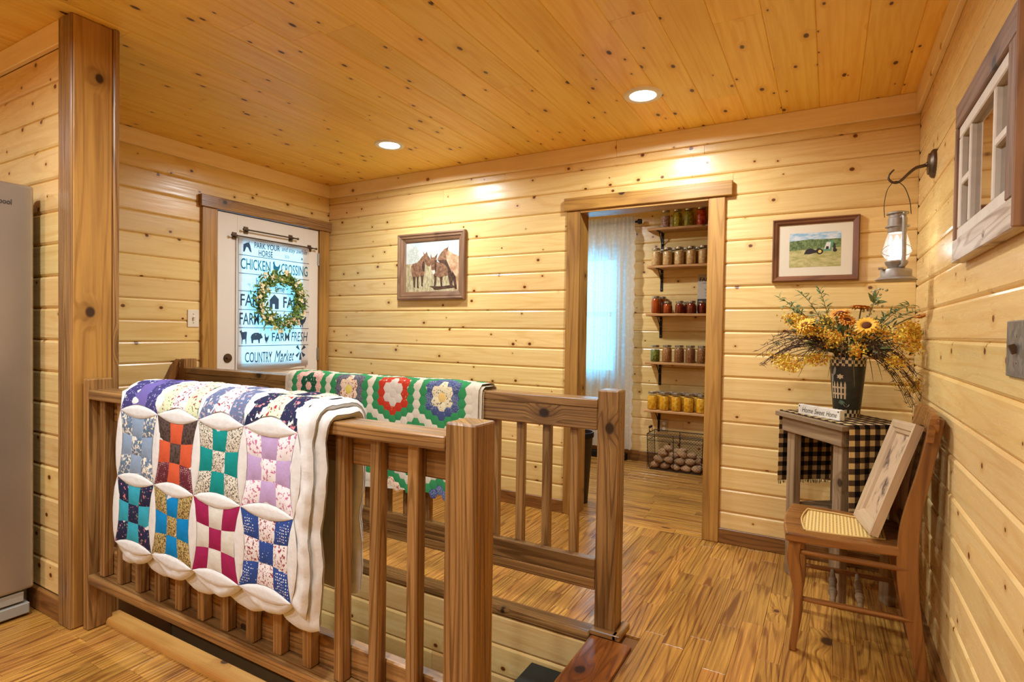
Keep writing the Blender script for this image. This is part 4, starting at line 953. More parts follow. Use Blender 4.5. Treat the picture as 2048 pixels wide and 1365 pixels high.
# ------------------------------------------------------------------ pail and dried bouquet
PC=Vector((.082,3.165,TZ+.0068))
def pail_mat():
    t=NT('painted_tin_pail'); x,y,z=t.sep(t.obj()); a=t.math('ARCTAN2',y,x)
    ca=t.math('GREATER_THAN',t.math('FRACT',t.math('MULTIPLY',a,18/6.2832)),.5)
    zr=t.math('GREATER_THAN',t.math('FRACT',t.math('MULTIPLY',z,1/.034)),.5); ck=t.math('ABSOLUTE',t.math('SUBTRACT',ca,zr))
    band=t.math('ADD',t.math('GREATER_THAN',z,.243),t.math('LESS_THAN',z,.034),clamp=True)
    n=t.noise(t.obj(),40.,3.); dark=t.mix(n,lin((34,34,30)),lin((62,60,52)))
    c=t.mix(t.math('MULTIPLY',band,ck),dark,lin((214,192,150))); return t.base(c,.45,.4)
def build_pail():
    t=empty('flower_pail',PC,'dark painted tin pail with checkered rim bands on the corner table','pail'); h=.282; rb,rt=.055,.079
    M=Matrix.Translation(PC); m=MB(); m.lathe([(rb,0),(rb+.001,.002),(rt,h-.004),(rt+.003,h-.002),(rt+.003,h+.002),(rt-.002,h+.001),(rt-.004,h-.01),(rb,.01),(0,.01)],40)
    o=autosmooth(m.build('pail_body',pail_mat(),t)); o.matrix_basis=M; WM[o.name]=M
    cream=plain('cream_pail_paint',(206,184,146),.6); grey=plain('grey_pail_paint',(150,148,138),.6); grn=plain('sage_pail_paint',(92,110,84),.6)
    def S(a,z,o=.0012): r=rb+(rt-rb)*z/h+o; return PC+Vector((r*math.cos(a),r*math.sin(a),z))
    def pol(P,mat,name):
        m=MB(); m.add([S(a,z) for a,z in P],[tuple(range(len(P)))]); m.build(name,mat,t)
    a0=-2.75
    for i in range(5):
        x=a0+i*.24; pol([(x,.085),(x+.12,.085),(x+.12,.155),(x+.06,.170),(x,.155)],cream,'fence_picket')
    for z in (.105,.135): [pol([(a0-.03+.225*q,z),(a0-.03+.225*(q+1),z),(a0-.03+.225*(q+1),z+.008),(a0-.03+.225*q,z+.008)],cream,'fence_rail') for q in range(5)]
    pol([(a0+.04,.165),(a0+.2,.165),(a0+.24,.195),(a0+.40,.205),(a0+.48,.228),(a0+.40,.242),(a0+.28,.225),(a0+.18,.20),(a0+.0,.205)],grey,'rooster_figure')
    pol([(a0+.72+.2*math.cos(k*.5236)*(1 if k%2 else .6)/.8,.192+.014*math.sin(k*.5236)*(1 if k%2 else .6)) for k in range(12)],cream,'daisy_figure')
    pol([(a0+.55,.066),(a0+.8,.056),(a0+1.2,.056),(a0+.95,.074),(a0+.7,.080)],grn,'vine_figure')
    m=MB(); m.tube([S(-1.62+.18*math.cos(k),.062+.014*math.sin(k),.003) for k in [math.pi+ i*math.pi/10 for i in range(11)]],.0022,6); m.build('wire_hook',M_['steel'],t)
build_pail()
def build_bouquet():
    R=random.Random(11); top=PC+Vector((0,0,.27)); t=empty('dried_bouquet',PC+Vector((0,0,.02)),'dried bouquet of yellow sunflowers, goldenrod and twigs in the pail','bouquet')
    def P(x,z,y): return Vector((x,y,z))
    def curve(a,b,lift,n=7):
        """up out of the pail, over the rim, then bending to b"""
        a,b=Vector(a),Vector(b); d=Vector((b.x-PC.x,b.y-PC.y,0)); d=d.normalized()*.058 if d.length>.058 else d
        w_=PC+d+Vector((0,0,.302)); c=(w_+b)/2+Vector((0,0,lift+.02)); return [a]+[w_*(1-u)**2+c*2*u*(1-u)+b*u*u for u in [i/(n-2) for i in range(n-1)]]
    brown=plain('twig_brown',(70,46,30),.8,var=.2); olive=plain('dry_stem_olive',(104,96,48),.8,var=.2)
    gl=plain('grey_green_leaf',(112,124,76),.7,var=.2); dg=plain('dark_green_leaf',(66,88,40),.7,var=.2)
    yel=[plain('goldenrod_yellow',(238,190,66),.8,var=.2,nscale=200),plain('goldenrod_ochre',(212,146,46),.8,var=.2,nscale=200)]
    stems=MB(); fol=MB()
    def keep(q):
        q.v=[(min(x,.366),min(y,3.425),z) for x,y,z in q.v]; return q
    def clampx(p): p.x=min(p.x,.352); p.y=min(p.y,3.40); return p
    def root(): return top+Vector((R.uniform(-.05,.05),R.uniform(-.05,.05),-.06))
    # goldenrod clusters
    cl=[(-.126,1.285,3.05),(-.165,1.30,3.15),(-.10,1.245,2.98),(-.05,1.235,3.05),(.015,1.187,3.02),(-.19,1.083,3.06),(-.15,1.07,3.0),(-.078,1.10,3.02),(-.04,1.105,3.06),(.112,1.15,3.0),(.02,1.21,3.0),(.12,1.225,3.02),(.20,1.235,3.02),(.30,1.26,3.05),(.33,1.225,3.08),(.32,1.17,3.02),(.27,1.22,2.98),(.345,1.25,3.16),(.34,1.20,3.14),(.34,1.0,3.10),(.26,1.11,2.98),(-.21,1.10,3.16),(.05,1.30,3.22),(-.01,1.28,3.12)]
    for i,(x,z,y) in enumerate(cl):
        c=clampx(P(x,z,y)); stems.tube(curve(root(),c,.05),[.0022]*6+[.0014],5); m=MB(); m.m=0
        d=(c-top).normalized()
        for k in range(150):
            q=c+Vector((R.gauss(0,.022),R.gauss(0,.016),R.gauss(0,.015)))+d*R.uniform(-.015,.015); q=clampx(q); m.m=int(R.random()<.4)
            leaf(m,q,(R.uniform(-1,1),R.uniform(-1,.6),R.uniform(-.3,1)),(R.uniform(-1,1),-1,R.uniform(-1,1)),R.uniform(.009,.016),R.uniform(.006,.010),.2)
        tag(keep(m).build('goldenrod_cluster',yel,t),kind='stuff')
    # sunflowers
    pet=[plain('sunflower_petal',(236,178,52),.6,var=.1,nscale=120),plain('orange_petal',(220,144,54),.6,var=.12,nscale=120)]; eye=plain('sunflower_eye',(92,50,22),.9,var=.3,nscale=300)
    for (x,z,y,r,dirv,pm,stack) in ((.146,1.263,2.97,.050,(-.15,-.75,.65),0,2),(.128,1.345,3.08,.050,(.1,.1,1),1,2),(.043,1.318,3.02,.046,(-.2,-.3,.95),1,3),(.070,1.285,3.0,.040,(.2,-.5,.8),1,3),(-.095,1.262,2.97,.046,(-.6,-.5,.7),0,3),(.345,1.315,3.02,.030,(.2,.2,-.9),1,2)):
        c=clampx(P(x,z,y)); n=Vector(dirv).normalized(); stems.tube(curve(root(),c,.04),.0032,6); a=n.orthogonal().normalized(); b=n.cross(a)
        m=MB(); N=15
        for s_ in range(stack):
            for k in range(N):
                th=2*math.pi*(k+.5*s_)/N+R.uniform(-.1,.1); d=a*math.cos(th)+b*math.sin(th); leaf(m,c+d*r*.3+n*.003*s_,d+n*(.18+.25*s_),n,r*(.78-.08*s_),r*.3,.25)
        f=keep(m).build('sunflower_petals',pet[pm],t)
        m=MB(); Mx=Matrix.Translation(c+n*.004)@n.to_track_quat('Z','Y').to_matrix().to_4x4(); m.lathe([(r*.40,0),(r*.38,.005),(r*.25,.010),(0,.011)],14,Mx); autosmooth(m.build('sunflower_eye',eye,f),60)
    # twigs with short side shoots
    tw=MB()
    ends=[(-.27,1.06,3.0),(-.285,1.12,3.05),(-.25,1.15,3.0),(-.235,1.17,3.1),(-.27,1.09,3.12),(-.2,1.13,2.95),(.345,.97,3.05),(.335,1.02,3.0),(.31,1.08,2.95),(.34,.94,3.12),(.335,.90,3.08),(.33,1.05,3.1),(-.16,1.16,2.93),(-.12,1.12,2.95),(.2,1.12,2.93),(.24,1.16,2.95),(-.22,1.2,3.2),(.3,1.15,3.2),(-.05,1.14,2.9),(.05,1.13,2.9)]
    for (x,z,y) in ends:
        for rep in range(3):
            e=clampx(P(x+R.gauss(0,.02),z+R.gauss(0,.02),y+R.gauss(0,.03))); c=curve(root(),e,.10+R.uniform(-.02,.03),10); tw.tube(c,[.0026-.00018*i for i in range(10)],5)
            for k in range(3,10):
                for q in range(2):
                    d=Vector((R.uniform(-1,1),R.uniform(-1,.5),R.uniform(-.8,1))).normalized(); b=clampx(c[k]+d*R.uniform(.012,.03)); tw.tube([c[k],b],[.0014,.0007],4)
    # upright sprigs and grasses
    for (x,z,y) in ((-.217,1.40,3.1),(-.12,1.42,3.15),(-.045,1.44,3.15),(-.19,1.36,3.05),(.25,1.33,3.0),(.31,1.36,3.05),(.33,1.33,3.12),(-.15,1.33,3.05)):
        e=clampx(P(x,z,y)); c=curve(root(),e,.06,12); fol.m=0; stems.tube(c,.0014,5)
        for k in range(4,12):
            for q in range(4): fol.m=int(R.random()<.5); leaf(fol,c[k],Vector((R.uniform(-1,1),R.uniform(-1,.6),R.uniform(-.2,1))),(R.uniform(-1,1),-1,1),R.uniform(.02,.045),R.uniform(.004,.008),.25)
    for k in range(150):   # leaves through the middle
        c=top+Vector((R.gauss(0,.11),R.gauss(-.04,.05),R.uniform(.03,.17))); c=clampx(c); fol.m=int(R.random()<.6); leaf(fol,c,(c-top)+Vector((R.uniform(-.1,.1),-.05,R.uniform(-.05,.1))),(0,-1,.5),R.uniform(.03,.07),R.uniform(.007,.016),.2)
    for k in range(60):    # long dry grass blades bending outwards
        a=R.uniform(0,6.28); e=clampx(top+Vector((math.cos(a)*R.uniform(.1,.24),math.sin(a)*.12-.05,R.uniform(-.12,.2)))); stems.tube(curve(root(),e,.12,9),[.0016]*8+[.0006],4)
    tag(keep(stems).build('stems',olive,t),kind='stuff'); tag(keep(tw).build('twigs',brown,t),kind='stuff'); tag(keep(fol).build('foliage',[dg,gl],t),kind='stuff')
    # grey-green tuberose-like sprig with round buds
    m=MB(); c=curve(root(),P(.193,1.425,3.05),.03,10); m.tube(c,.002,5); m.build('bud_stem',gl,t); m=MB()
    for k in range(26):
        q=c[R.randint(5,9)]+Vector((R.gauss(0,.016),R.gauss(0,.012),R.gauss(0,.012))); m.ball(q,R.uniform(.004,.007),None,6,4)
    tag(m.build('buds',plain('pale_bud',(176,168,126),.6,var=.1),t,True),kind='stuff')
    for d,L_ in (((.9,-.3,.15),.055),((-.3,-.5,.7),.06),((.4,-.6,.5),.05),((.1,-.3,1),.06)):
        m=MB(); leaf(m,c[7],d,(0,-1,.6),L_,.02,.15); m.build('leaf',gl,t)
build_bouquet()

# ------------------------------------------------------------------ cane chair
def extr(m,P2,y0,y1):
    """closed outline in (x,z) extruded along y"""
    n=len(P2); m.add([(x,y0,z) for x,z in P2]+[(x,y1,z) for x,z in P2],[tuple(range(n)),tuple(range(2*n-1,n-1,-1))]+[((i+1)%n,i,n+i,n+(i+1)%n) for i in range(n)])
def strip(c,w):
    """outline around a centre line [(x,z)..] with widths"""
    L_,R_=[],[]
    for i,(x,z) in enumerate(c):
        a=c[max(i-1,0)]; b=c[min(i+1,len(c)-1)]; d=Vector((b[0]-a[0],b[1]-a[1])).normalized(); L_.append((x-d.y*w[i]/2,z+d.x*w[i]/2)); R_.append((x+d.y*w[i]/2,z-d.x*w[i]/2))
    return L_+R_[::-1]
def smooth_pts(P,n=24):
    out=[]
    for i in range(len(P)-1):
        p0,p1,p2,p3=P[max(i-1,0)],P[i],P[i+1],P[min(i+2,len(P)-1)]
        for k in range(n//(len(P)-1)+1):
            u=k/(n//(len(P)-1)+1); out.append(tuple(.5*((2*p1[j])+(-p0[j]+p2[j])*u+(2*p0[j]-5*p1[j]+4*p2[j]-p3[j])*u*u+(-p0[j]+3*p1[j]-3*p2[j]+p3[j])*u**3) for j in range(len(p1))))
    out.append(tuple(P[-1])); return out
CHY0,CHY1=2.415,2.79
def build_chair():
    t=empty('cane_chair',(.1,2.63,0),'oak side chair with woven cane seat against the right wall','chair'); cw,cz=M_['chair'],M_['chairz']
    def fin(m,name,mat,bev=.004):
        o=m.build(name,mat,t,merge=True); b=o.modifiers.new('b','BEVEL'); b.width=bev; b.segments=2; b.limit_method='ANGLE'; b.angle_limit=math.radians(50); return o
    # back posts: sawn curve, heel behind, seat forward, head leaning back
    cl=smooth_pts([(.318,0),(.300,.10),(.268,.30),(.262,.46),(.272,.58),(.300,.72),(.326,.86),(.336,.935)])
    wd=[.040+.026*math.exp(-((z-.40)/.24)**2) for x,z in cl]
    for y in (CHY0+.01,CHY1-.038):
        m=MB(); extr(m,strip(cl,wd),y,y+.028); fin(m,'back_post',cz)
    # crest rail with scrolled ends
    m=MB(); out=[]
    N=24
    for i in range(N+1):
        u=i/N; y=CHY0-.012+u*(CHY1-CHY0+.024); out.append((y,.925+.040*math.sin(math.pi*u)+.012*math.cos(2*math.pi*u)))
    low=[(CHY0-.012+(1-i/N)*(CHY1-CHY0+.024),.868-.018*abs(math.cos(math.pi*i/N))**3+.012*math.sin(math.pi*i/N)) for i in range(N+1)]
    pol=out+low; n=len(pol)
    def bow(y,z,o): u=(y-CHY0)/(CHY1-CHY0); return (.318+.10*(z-.9)+.012*math.sin(math.pi*u)+o,y,z)
    m.add([bow(y,z,-.010) for y,z in pol]+[bow(y,z,.012) for y,z in pol],[tuple(range(n)),tuple(range(2*n-1,n-1,-1))]+[((i+1)%n,i,n+i,n+(i+1)%n) for i in range(n)]); fin(m,'crest_rail',cw,.003)
    for y in (CHY0+.022,CHY1-.024):
        m=MB(); m.lathe([(.034,-.020),(.036,-.01),(.034,0),(0,0)],16,Matrix.Translation((.318,y,.915))@Matrix.Rotation(-math.pi/2,4,'Y')); autosmooth(m.build('scroll',cw,t))
    # vase splat and lower cross rail
    m=MB(); pts=[(.0,.49),(.05,.50),(.045,.58),(.075,.68),(.055,.78),(.08,.87)]; yc=(CHY0+CHY1)/2; half=smooth_pts(pts,20); pol=[(yc+a,z) for a,z in half]+[(yc-a,z) for a,z in half[::-1]]
    pol=[p for i,p in enumerate(pol) if i==0 or p!=pol[i-1]]
    def px(z): return .268+ (z-.49)*.135
    n=len(pol); m.add([(px(z)-.004,y,z) for y,z in pol]+[(px(z)+.006,y,z) for y,z in pol],[tuple(range(n)),tuple(range(2*n-1,n-1,-1))]+[((i+1)%n,i,n+i,n+(i+1)%n) for i in range(n)]); fin(m,'splat',cz,.0015)
    m=MB(); m.box((.270,yc,.50),(.020,CHY1-CHY0-.07,.04)); fin(m,'cross_rail',cw)
    # seat: bowed front, cane panel let into it
    def seat_outline(ins):
        P=[]; a,b=-.128+ins,.262-ins; y0,y1=CHY0-.03+ins,CHY1+.03-ins; k0,k1=CHY0+.015+ins,CHY1-.015-ins
        for i in range(13): u=i/12; P.append((a-.018*math.sin(math.pi*u)+.0,y0+(y1-y0)*u))
        for i in range(1,9): u=i/8; P.append((a+(b-a)*u,y1+(k1-y1)*u+.010*math.sin(math.pi*u)))
        for i in range(1,9): u=i/8; P.append((b,k1+(k0-k1)*u))
        for i in range(1,8): u=i/8; P.append((b+(a-b)*u,k0+(y0-k0)*u-.010*math.sin(math.pi*u)))
        return P
    o_,i_=seat_outline(0),seat_outline(.062); n=len(o_); zt=.462; m=MB()
    m.add([(x,y,zt-.034) for x,y in o_]+[(x,y,zt) for x,y in o_]+[(x,y,zt) for x,y in i_]+[(x,y,zt-.034) for x,y in i_],[q for i in range(n) for q in ((i,(i+1)%n,n+(i+1)%n,n+i),(n+i,n+(i+1)%n,2*n+(i+1)%n,2*n+i),(2*n+i,2*n+(i+1)%n,3*n+(i+1)%n,3*n+i),(3*n+i,3*n+(i+1)%n,(i+1)%n,i))])
    fin(m,'seat_frame',cw,.006)
    tc=NT('woven_cane'); x_,y_,z_=tc.sep(tc.obj())
    gx=tc.math('ABSOLUTE',tc.math('SUBTRACT',tc.math('FRACT',tc.math('MULTIPLY',x_,80.)),.5)); gy=tc.math('ABSOLUTE',tc.math('SUBTRACT',tc.math('FRACT',tc.math('MULTIPLY',y_,80.)),.5))
    hole=tc.math('MULTIPLY',tc.math('LESS_THAN',gx,.24),tc.math('LESS_THAN',gy,.24)); tc.base(tc.mix(hole,lin((226,190,116)),lin((96,62,28))),.6,.3); tc.bump(hole,-.6,.002)
    m=MB(); n=len(i_); m.add([(x,y,zt-.004) for x,y in i_]+[(x,y,zt-.008) for x,y in i_],[tuple(range(n)),tuple(range(2*n-1,n-1,-1))]); m.build('cane_panel',tc.m,t)
    m=MB(); sp=[(x,y,zt+.0005) for x,y in seat_outline(.064)]; m.tube(sp+[sp[0]],.0035,6,False); m.build('cane_spline',plain('cane_spline_tan',(206,168,100),.5),t)
    # front legs, gently cabriole
    cf=smooth_pts([(-.098,0),(-.094,.05),(-.082,.16),(-.086,.26),(-.102,.36),(-.094,.43)]); wf=[.026+.016*max(0,(z-.05)/.38)+.008*math.exp(-((z-.34)/.08)**2) for x,z in cf]
    for y in (CHY0-.012,CHY1-.022):
        m=MB(); extr(m,strip(cf,wf),y,y+.034); fin(m,'front_leg',cz,.006)
    # stretchers
    def rung(a,b,r,name='stretcher',bulge=.35,n=12):
        a,b=Vector(a),Vector(b); m=MB(); m.tube([a+(b-a)*(i/n) for i in range(n+1)],[r*(1+bulge*math.sin(math.pi*i/n)) for i in range(n+1)],10); autosmooth(m.build(name,cw,t),60)
    for y in (CHY0+.006,CHY1-.010):
        rung((-.09,y,.385),(.268,y+.012,.385),.0085); rung((-.086,y,.205),(.285,y+.012,.205),.0085)
    def turned(x,z):
        m=MB(); L_=CHY1-CHY0-.03; prof=[]
        for i in range(41):
            u=i/40; r=.0075+.006*math.sin(math.pi*u)+(.004 if abs(u-.3)<.02 or abs(u-.36)<.012 or abs(u-.7)<.02 or abs(u-.64)<.012 else 0); prof.append((r,u*L_))
        m.lathe(prof,10,Matrix.Translation((x,CHY0+.01,z))@Matrix.Rotation(-math.pi/2,4,'X')); autosmooth(m.build('turned_rung',M_['grey'],t),60)
    turned(.035,.208); turned(.125,.208)
    rung((.278,CHY0+.02,.26),(.278,CHY1-.02,.26),.009)
build_chair()
def build_leaning():
    # rests on the seat, leans against the chair back
    b=Vector((.165,2.45,.4645)); tp=Vector((.301,2.50,.880)); n_=Vector((-.03,.30,0)).normalized()
    up=(tp-b); hgt=up.length; up.normalize(); rt=n_-up*n_.dot(up); rt.normalize(); nm=rt.cross(up)      # width direction away from the viewer
    if nm.x>0: nm=-nm; 
    w=.335; rt2=up.cross(nm)
    M=Matrix((rt2,up,nm)).transposed().to_4x4(); c=b+n_*(w/2)+up*(hgt/2); M.translation=c
    t=empty('picture_frame',b+n_*(w/2),'taupe framed print leaning on the cane chair seat','picture')
    frame_rect('frame_side',t,M,w,hgt,[(0,-.004),(0,.024),(.010,.026),(.030,.022),(.034,.016),(.046,.012),(.050,.004),(.050,-.004)],M_['taupe'])
    m=MB(); m.box((0,0,0),(w-.06,hgt-.06,.006)); o=m.build('print',paint('dark_sketch_print',(190,160,126),(84,66,56),9,(1,1,1),(.48,.66)),t); o.matrix_basis=M; WM[o.name]=M
build_leaning()

# ------------------------------------------------------------------ lantern on its hook
def build_lantern():
    hy=2.957; z=1.955; mt=M_['bronze']; t=empty('lantern_hook',(XR,hy,z),'bronze wall hook arm with round backplate on the right wall','hook')
    m=MB(); m.lathe([(.060,0),(.060,.008),(.055,.014),(.046,.018),(.043,.024),(0,.026)],28,Matrix.Translation((XR,hy,z))@Matrix.Rotation(-math.pi/2,4,'Y')@Matrix.Diagonal((1,1,1,1))); autosmooth(m.build('backplate',mt,t))
    arm=smooth_pts([(.350,z),(.335,z-.005),(.310,z-.010),(.285,z-.030),(.258,z-.058),(.238,z-.066),(.218,z-.055),(.212,z-.036),(.222,z-.018),(.232,z-.008)],30)
    m=MB(); n=len(arm); m.tube([(x,hy,q) for x,q in arm],[.008-.005*(i/n) for i in range(n)],10); autosmooth(m.build('arm',mt,t),60)
    m=MB(); m.ball((.352,hy,z),.012); m.build('knuckle',mt,t,True)
    C=Vector((.249,hy,1.462)); pm=M_['pewter']; l=empty('barn_lantern',C,'lit pewter barn lantern hanging from the bronze wall hook','lantern')
    def lt(name,prof,mat,n=28,sm=35): m=MB(); m.lathe(prof,n,Matrix.Translation(C)); return autosmooth(m.build(name,mat,l),sm)
    lt('fuel_base',[(0,.0),(.074,.0),(.078,.004),(.066,.014),(.058,.018),(.058,.044),(.054,.050),(.030,.055),(0,.056)],pm)
    lt('burner',[(.03,.054),(.034,.064),(.040,.070),(.044,.082),(.040,.088),(.0,.088)],pm)
    lt('globe',[(.036,.088),(.046,.104),(.052,.128),(.050,.150),(.042,.182),(.034,.206),(.033,.214)],M_['globe'],28,80)
    lt('chimney',[(.034,.208),(.036,.212),(.036,.232),(.046,.234),(.046,.238),(.036,.240),(.036,.272),(.033,.276),(.033,.288),(.042,.290),(.042,.296),(.030,.300),(0,.300)],pm)
    lt('bulb',[(0,.088),(.014,.092),(.024,.108),(.028,.126),(.022,.150),(.010,.176),(.004,.196),(0,.198)],M_['bulb'],16,80)
    for s in (1,-1):
        m=MB(); d=Vector((.35*s,-.937*s,0)); P=[(.030,.060),(.050,.062),(.058,.074),(.058,.20),(.056,.262),(.048,.272),(.034,.270)]
        m.tube([C+d*r+Vector((0,0,q)) for r,q in smooth_pts(P,24)],.0085,10); autosmooth(m.build('side_tube',pm,l),60)
        m=MB(); m.ball(C+d*.058+Vector((0,0,.283)),.008); m.build('bail_ear',pm,l,True)
    # crossed guard wires and bail
    for k in range(2):
        m=MB(); m.tube([C+Vector((.0545*math.cos(a),.0545*math.sin(a),.128+.028*math.sin(a*1+k*math.pi))) for a in [i*2*math.pi/32 for i in range(33)]],.0014,6,False); m.build('guard_wire',pm,l)
    d=Vector((.35,-.937,0)); m=MB(); P=[(-.060,.283),(-.058,.34),(-.040,.40),(-.012,.430),(.0,.4332),(.012,.430),(.040,.40),(.058,.34),(.060,.283)]
    d2=Vector((.9,-.43,0)); m.tube([C+d2*r*.85+Vector((-.012*max(0,(q-.283)/.15),0,q)) for r,q in smooth_pts(P,30)],.0017,6); m.build('bail_handle',plain('dark_wire',(60,54,48),.5,.4,.6),l)
    m=MB(); m.box(C+Vector((-.058,-.03,.052)),(.02,.02,.008)); m.build('filler_cap',pm,l)
    L_=bpy.data.lights.new('lantern_light','POINT'); L_.energy=LANTERN_W; L_.color=(1,.97,.92); L_.shadow_soft_size=.022; o=bpy.data.objects.new('lantern_light',L_); _link(o,l,Matrix.Translation(C+Vector((0,0,.135))))

build_lantern()

# ------------------------------------------------------------------ pantry
def build_pantry_window():
    w=struct(board('window_1',(WX0-.07,PY-.02,WZ0-.07),(WX0,PY+.002,WZ1+.07),'vy',M_['casing'],None,.003),'pantry window behind the lace curtain')
    board('casing_board',(WX1,PY-.02,WZ0-.07),(WX1+.07,PY+.002,WZ1+.07),'vy',M_['casing'],w,.003); board('casing_board',(WX0,PY-.02,WZ1),(WX1,PY+.002,WZ1+.07),'back',M_['casing'],w,.003); board('window_sill',(WX0,PY-.045,WZ0-.07),(WX1,PY+.002,WZ0),'back',M_['casing'],w,.003)
    for z0,z1,y in ((WZ0,1.42,PY+.05),(1.38,WZ1,PY+.075)):
        for lo,hi,b in (((WX0,y,z0),(WX0+.05,y+.022,z1),'vy'),((WX1-.05,y,z0),(WX1,y+.022,z1),'vy'),((WX0+.05,y,z0),(WX1-.05,y+.022,z0+.045),'back'),((WX0+.05,y,z1-.045),(WX1-.05,y+.022,z1),'back')): board('sash_frame',lo,hi,b,M_['sash'],w,.002)
        m=MB(); m.add([(WX0,y+.011,z0),(WX1,y+.011,z0),(WX1,y+.011,z1),(WX0,y+.011,z1)],[(0,1,2,3)]); m.build('pane',M_['pane'],w)
build_pantry_window()
def build_curtain():
    X0_,X1_,zt,zb=-2.55,-1.605,2.315,.115; Yc=PY-.085
    t=empty('curtain_rod',(-2.08,Yc,2.26),'black curtain rod with knob finial above the pantry window','curtain rod')
    m=MB(); m.tube([(X0_-.03,Yc,2.262),(X1_+.03,Yc,2.262)],.010,10); m.build('rod',M_['black'],t,True)
    for x in (X0_-.04,X1_+.045): m=MB(); m.lathe([(.008,-.03),(.02,-.022),(.026,-.01),(.02,.004),(.024,.012),(.0,.02)],14,Matrix.Translation((x,Yc,2.262))@Matrix.Rotation(math.pi/2,4,'Y')); autosmooth(m.build('finial',M_['black'],t),60)
    for x in (X0_+.02,X1_+.018): m=MB(); m.box((x,(Yc+PY)/2+.004,2.262),(.014,PY-Yc,.014)); m.build('bracket',M_['black'],t)
    # lace cloth
    q=NT('lace_sheer'); v=q.obj(); x,y,z=q.sep(v); q.n.remove(q.p)
    v2=q.comb(x,z,0.); vo=q.vor(v2,26.,'2D'); n=q.noise(v2,34.,3.); fl=q.math('MULTIPLY',q.rng(vo.outputs['Distance'],.25,.45,1.,0.),q.rng(n,.45,.6)); band=q.rng(x,-1.72,-1.70,0.,1.)
    cov=q.math('MULTIPLY_ADD',fl,.12,q.math('MULTIPLY_ADD',band,.05,.84),clamp=True)
    df=q.new('ShaderNodeBsdfDiffuse'); df.inputs[0].default_value=lin((230,230,226)); tl=q.new('ShaderNodeBsdfTranslucent'); tl.inputs[0].default_value=lin((236,236,234)); tr=q.new('ShaderNodeBsdfTransparent')
    a=q.new('ShaderNodeMixShader'); a.inputs[0].default_value=.62; q.L(df.outputs[0],a.inputs[1]); q.L(tl.outputs[0],a.inputs[2]); b=q.new('ShaderNodeMixShader'); q.L(cov,b.inputs[0]); q.L(tr.outputs[0],b.inputs[1]); q.L(a.outputs[0],b.inputs[2]); q.L(b.outputs[0],q.out.inputs[0])
    c=empty('lace_curtain',((X0_+X1_)/2,Yc,zb),'sheer white lace curtain with scalloped edge over the pantry window','curtain')
    m=MB(); nv=70
    def S(u,w):
        zz=zt+(zb-zt)*w; k=min(1,w*7); edge=.020*abs(math.sin(zz*math.pi/.115)) if u>.999 else 0
        xx=X0_+(X1_-X0_)*u - (0 if u<.999 else .0)+(edge if w>.06 else 0)
        gather=.010*(1-k)*math.sin(u*150)
        yy=Yc-.013-(.016*math.sin(u*58+.6*math.sin(3*w))+.008*math.sin(u*121+1))*k-gather-.004
        return (xx,yy if abs(zz-2.262)>.012 else min(yy,Yc-.012),zz+(.006*math.sin(u*140) if w<.01 else 0))
    m.grid(S,150,nv); m.build('lace_panel',q.m,c,True)
build_curtain()
def build_outlet():
    t=_link(bpy.data.objects.new('wall_outlet',box_mesh(.076,.116,.006,.002,M_['almond'],2)),None,basis('back',(-1.323,PY-.003,.353))); tag(t,'almond duplex wall outlet under the lowest pantry shelf','outlet')
    for z in (-.024,.024):
        m=MB(); m.lathe([(.016,.003),(.016,.0045),(0,.0045)],16,Matrix.Translation((0,z,0))); o=m.build('socket_face',M_['plate'],t); o.matrix_basis=WM[t.name]; WM[o.name]=WM[t.name]
build_outlet()
SHZ=[2.155,1.815,1.38,.940,.503]; SX0,SX1,SY0=-1.462,.30,5.06
def build_shelves():
    nm=['top','second','middle','fourth','lowest']; sm=wood('rough_shelf_wood',(214,164,104),(176,118,66),(150,98,52),(100,60,30),kscale=5.,kthr=.8,var=.05,rough=.6,streak=50,rings=.4)
    for i,z in enumerate(SHZ):
        t=empty('wall_shelf',((SX0+SX1)/2,PY,z),'rough wooden pantry shelf on black iron brackets, %s of five'%nm[i],'shelf','pantry shelves')
        board('shelf_board',(SX0,SY0,z-.006),(SX1,PY-.001,z+.016),'back',sm,t,.003)
        for bx in (-1.37,-.45,.15):
            m=MB(); m.box((bx,PY-.003,z-.006-.10),(.024,.005,.20)); b=m.build('bracket',M_['black'],t)
            m=MB(); m.box((bx,PY-.09,z-.009),(.024,.17,.005)); m.build('bracket_arm',M_['black'],b)
            m=MB(); m.bar((bx,PY-.004,z-.125),(bx,PY-.13,z-.010),.010,.005,(1,0,0)); m.build('bracket_strut',M_['black'],b)
            for dz in (-.04,-.10,-.185): m=MB(); m.lathe([(.0045,0),(.0035,.003),(0,.003)],8,Matrix.Translation((bx,PY-.0055,z+dz))@Matrix.Rotation(math.pi/2,4,'X')); m.build('screw',M_['steel'],b)
build_shelves()
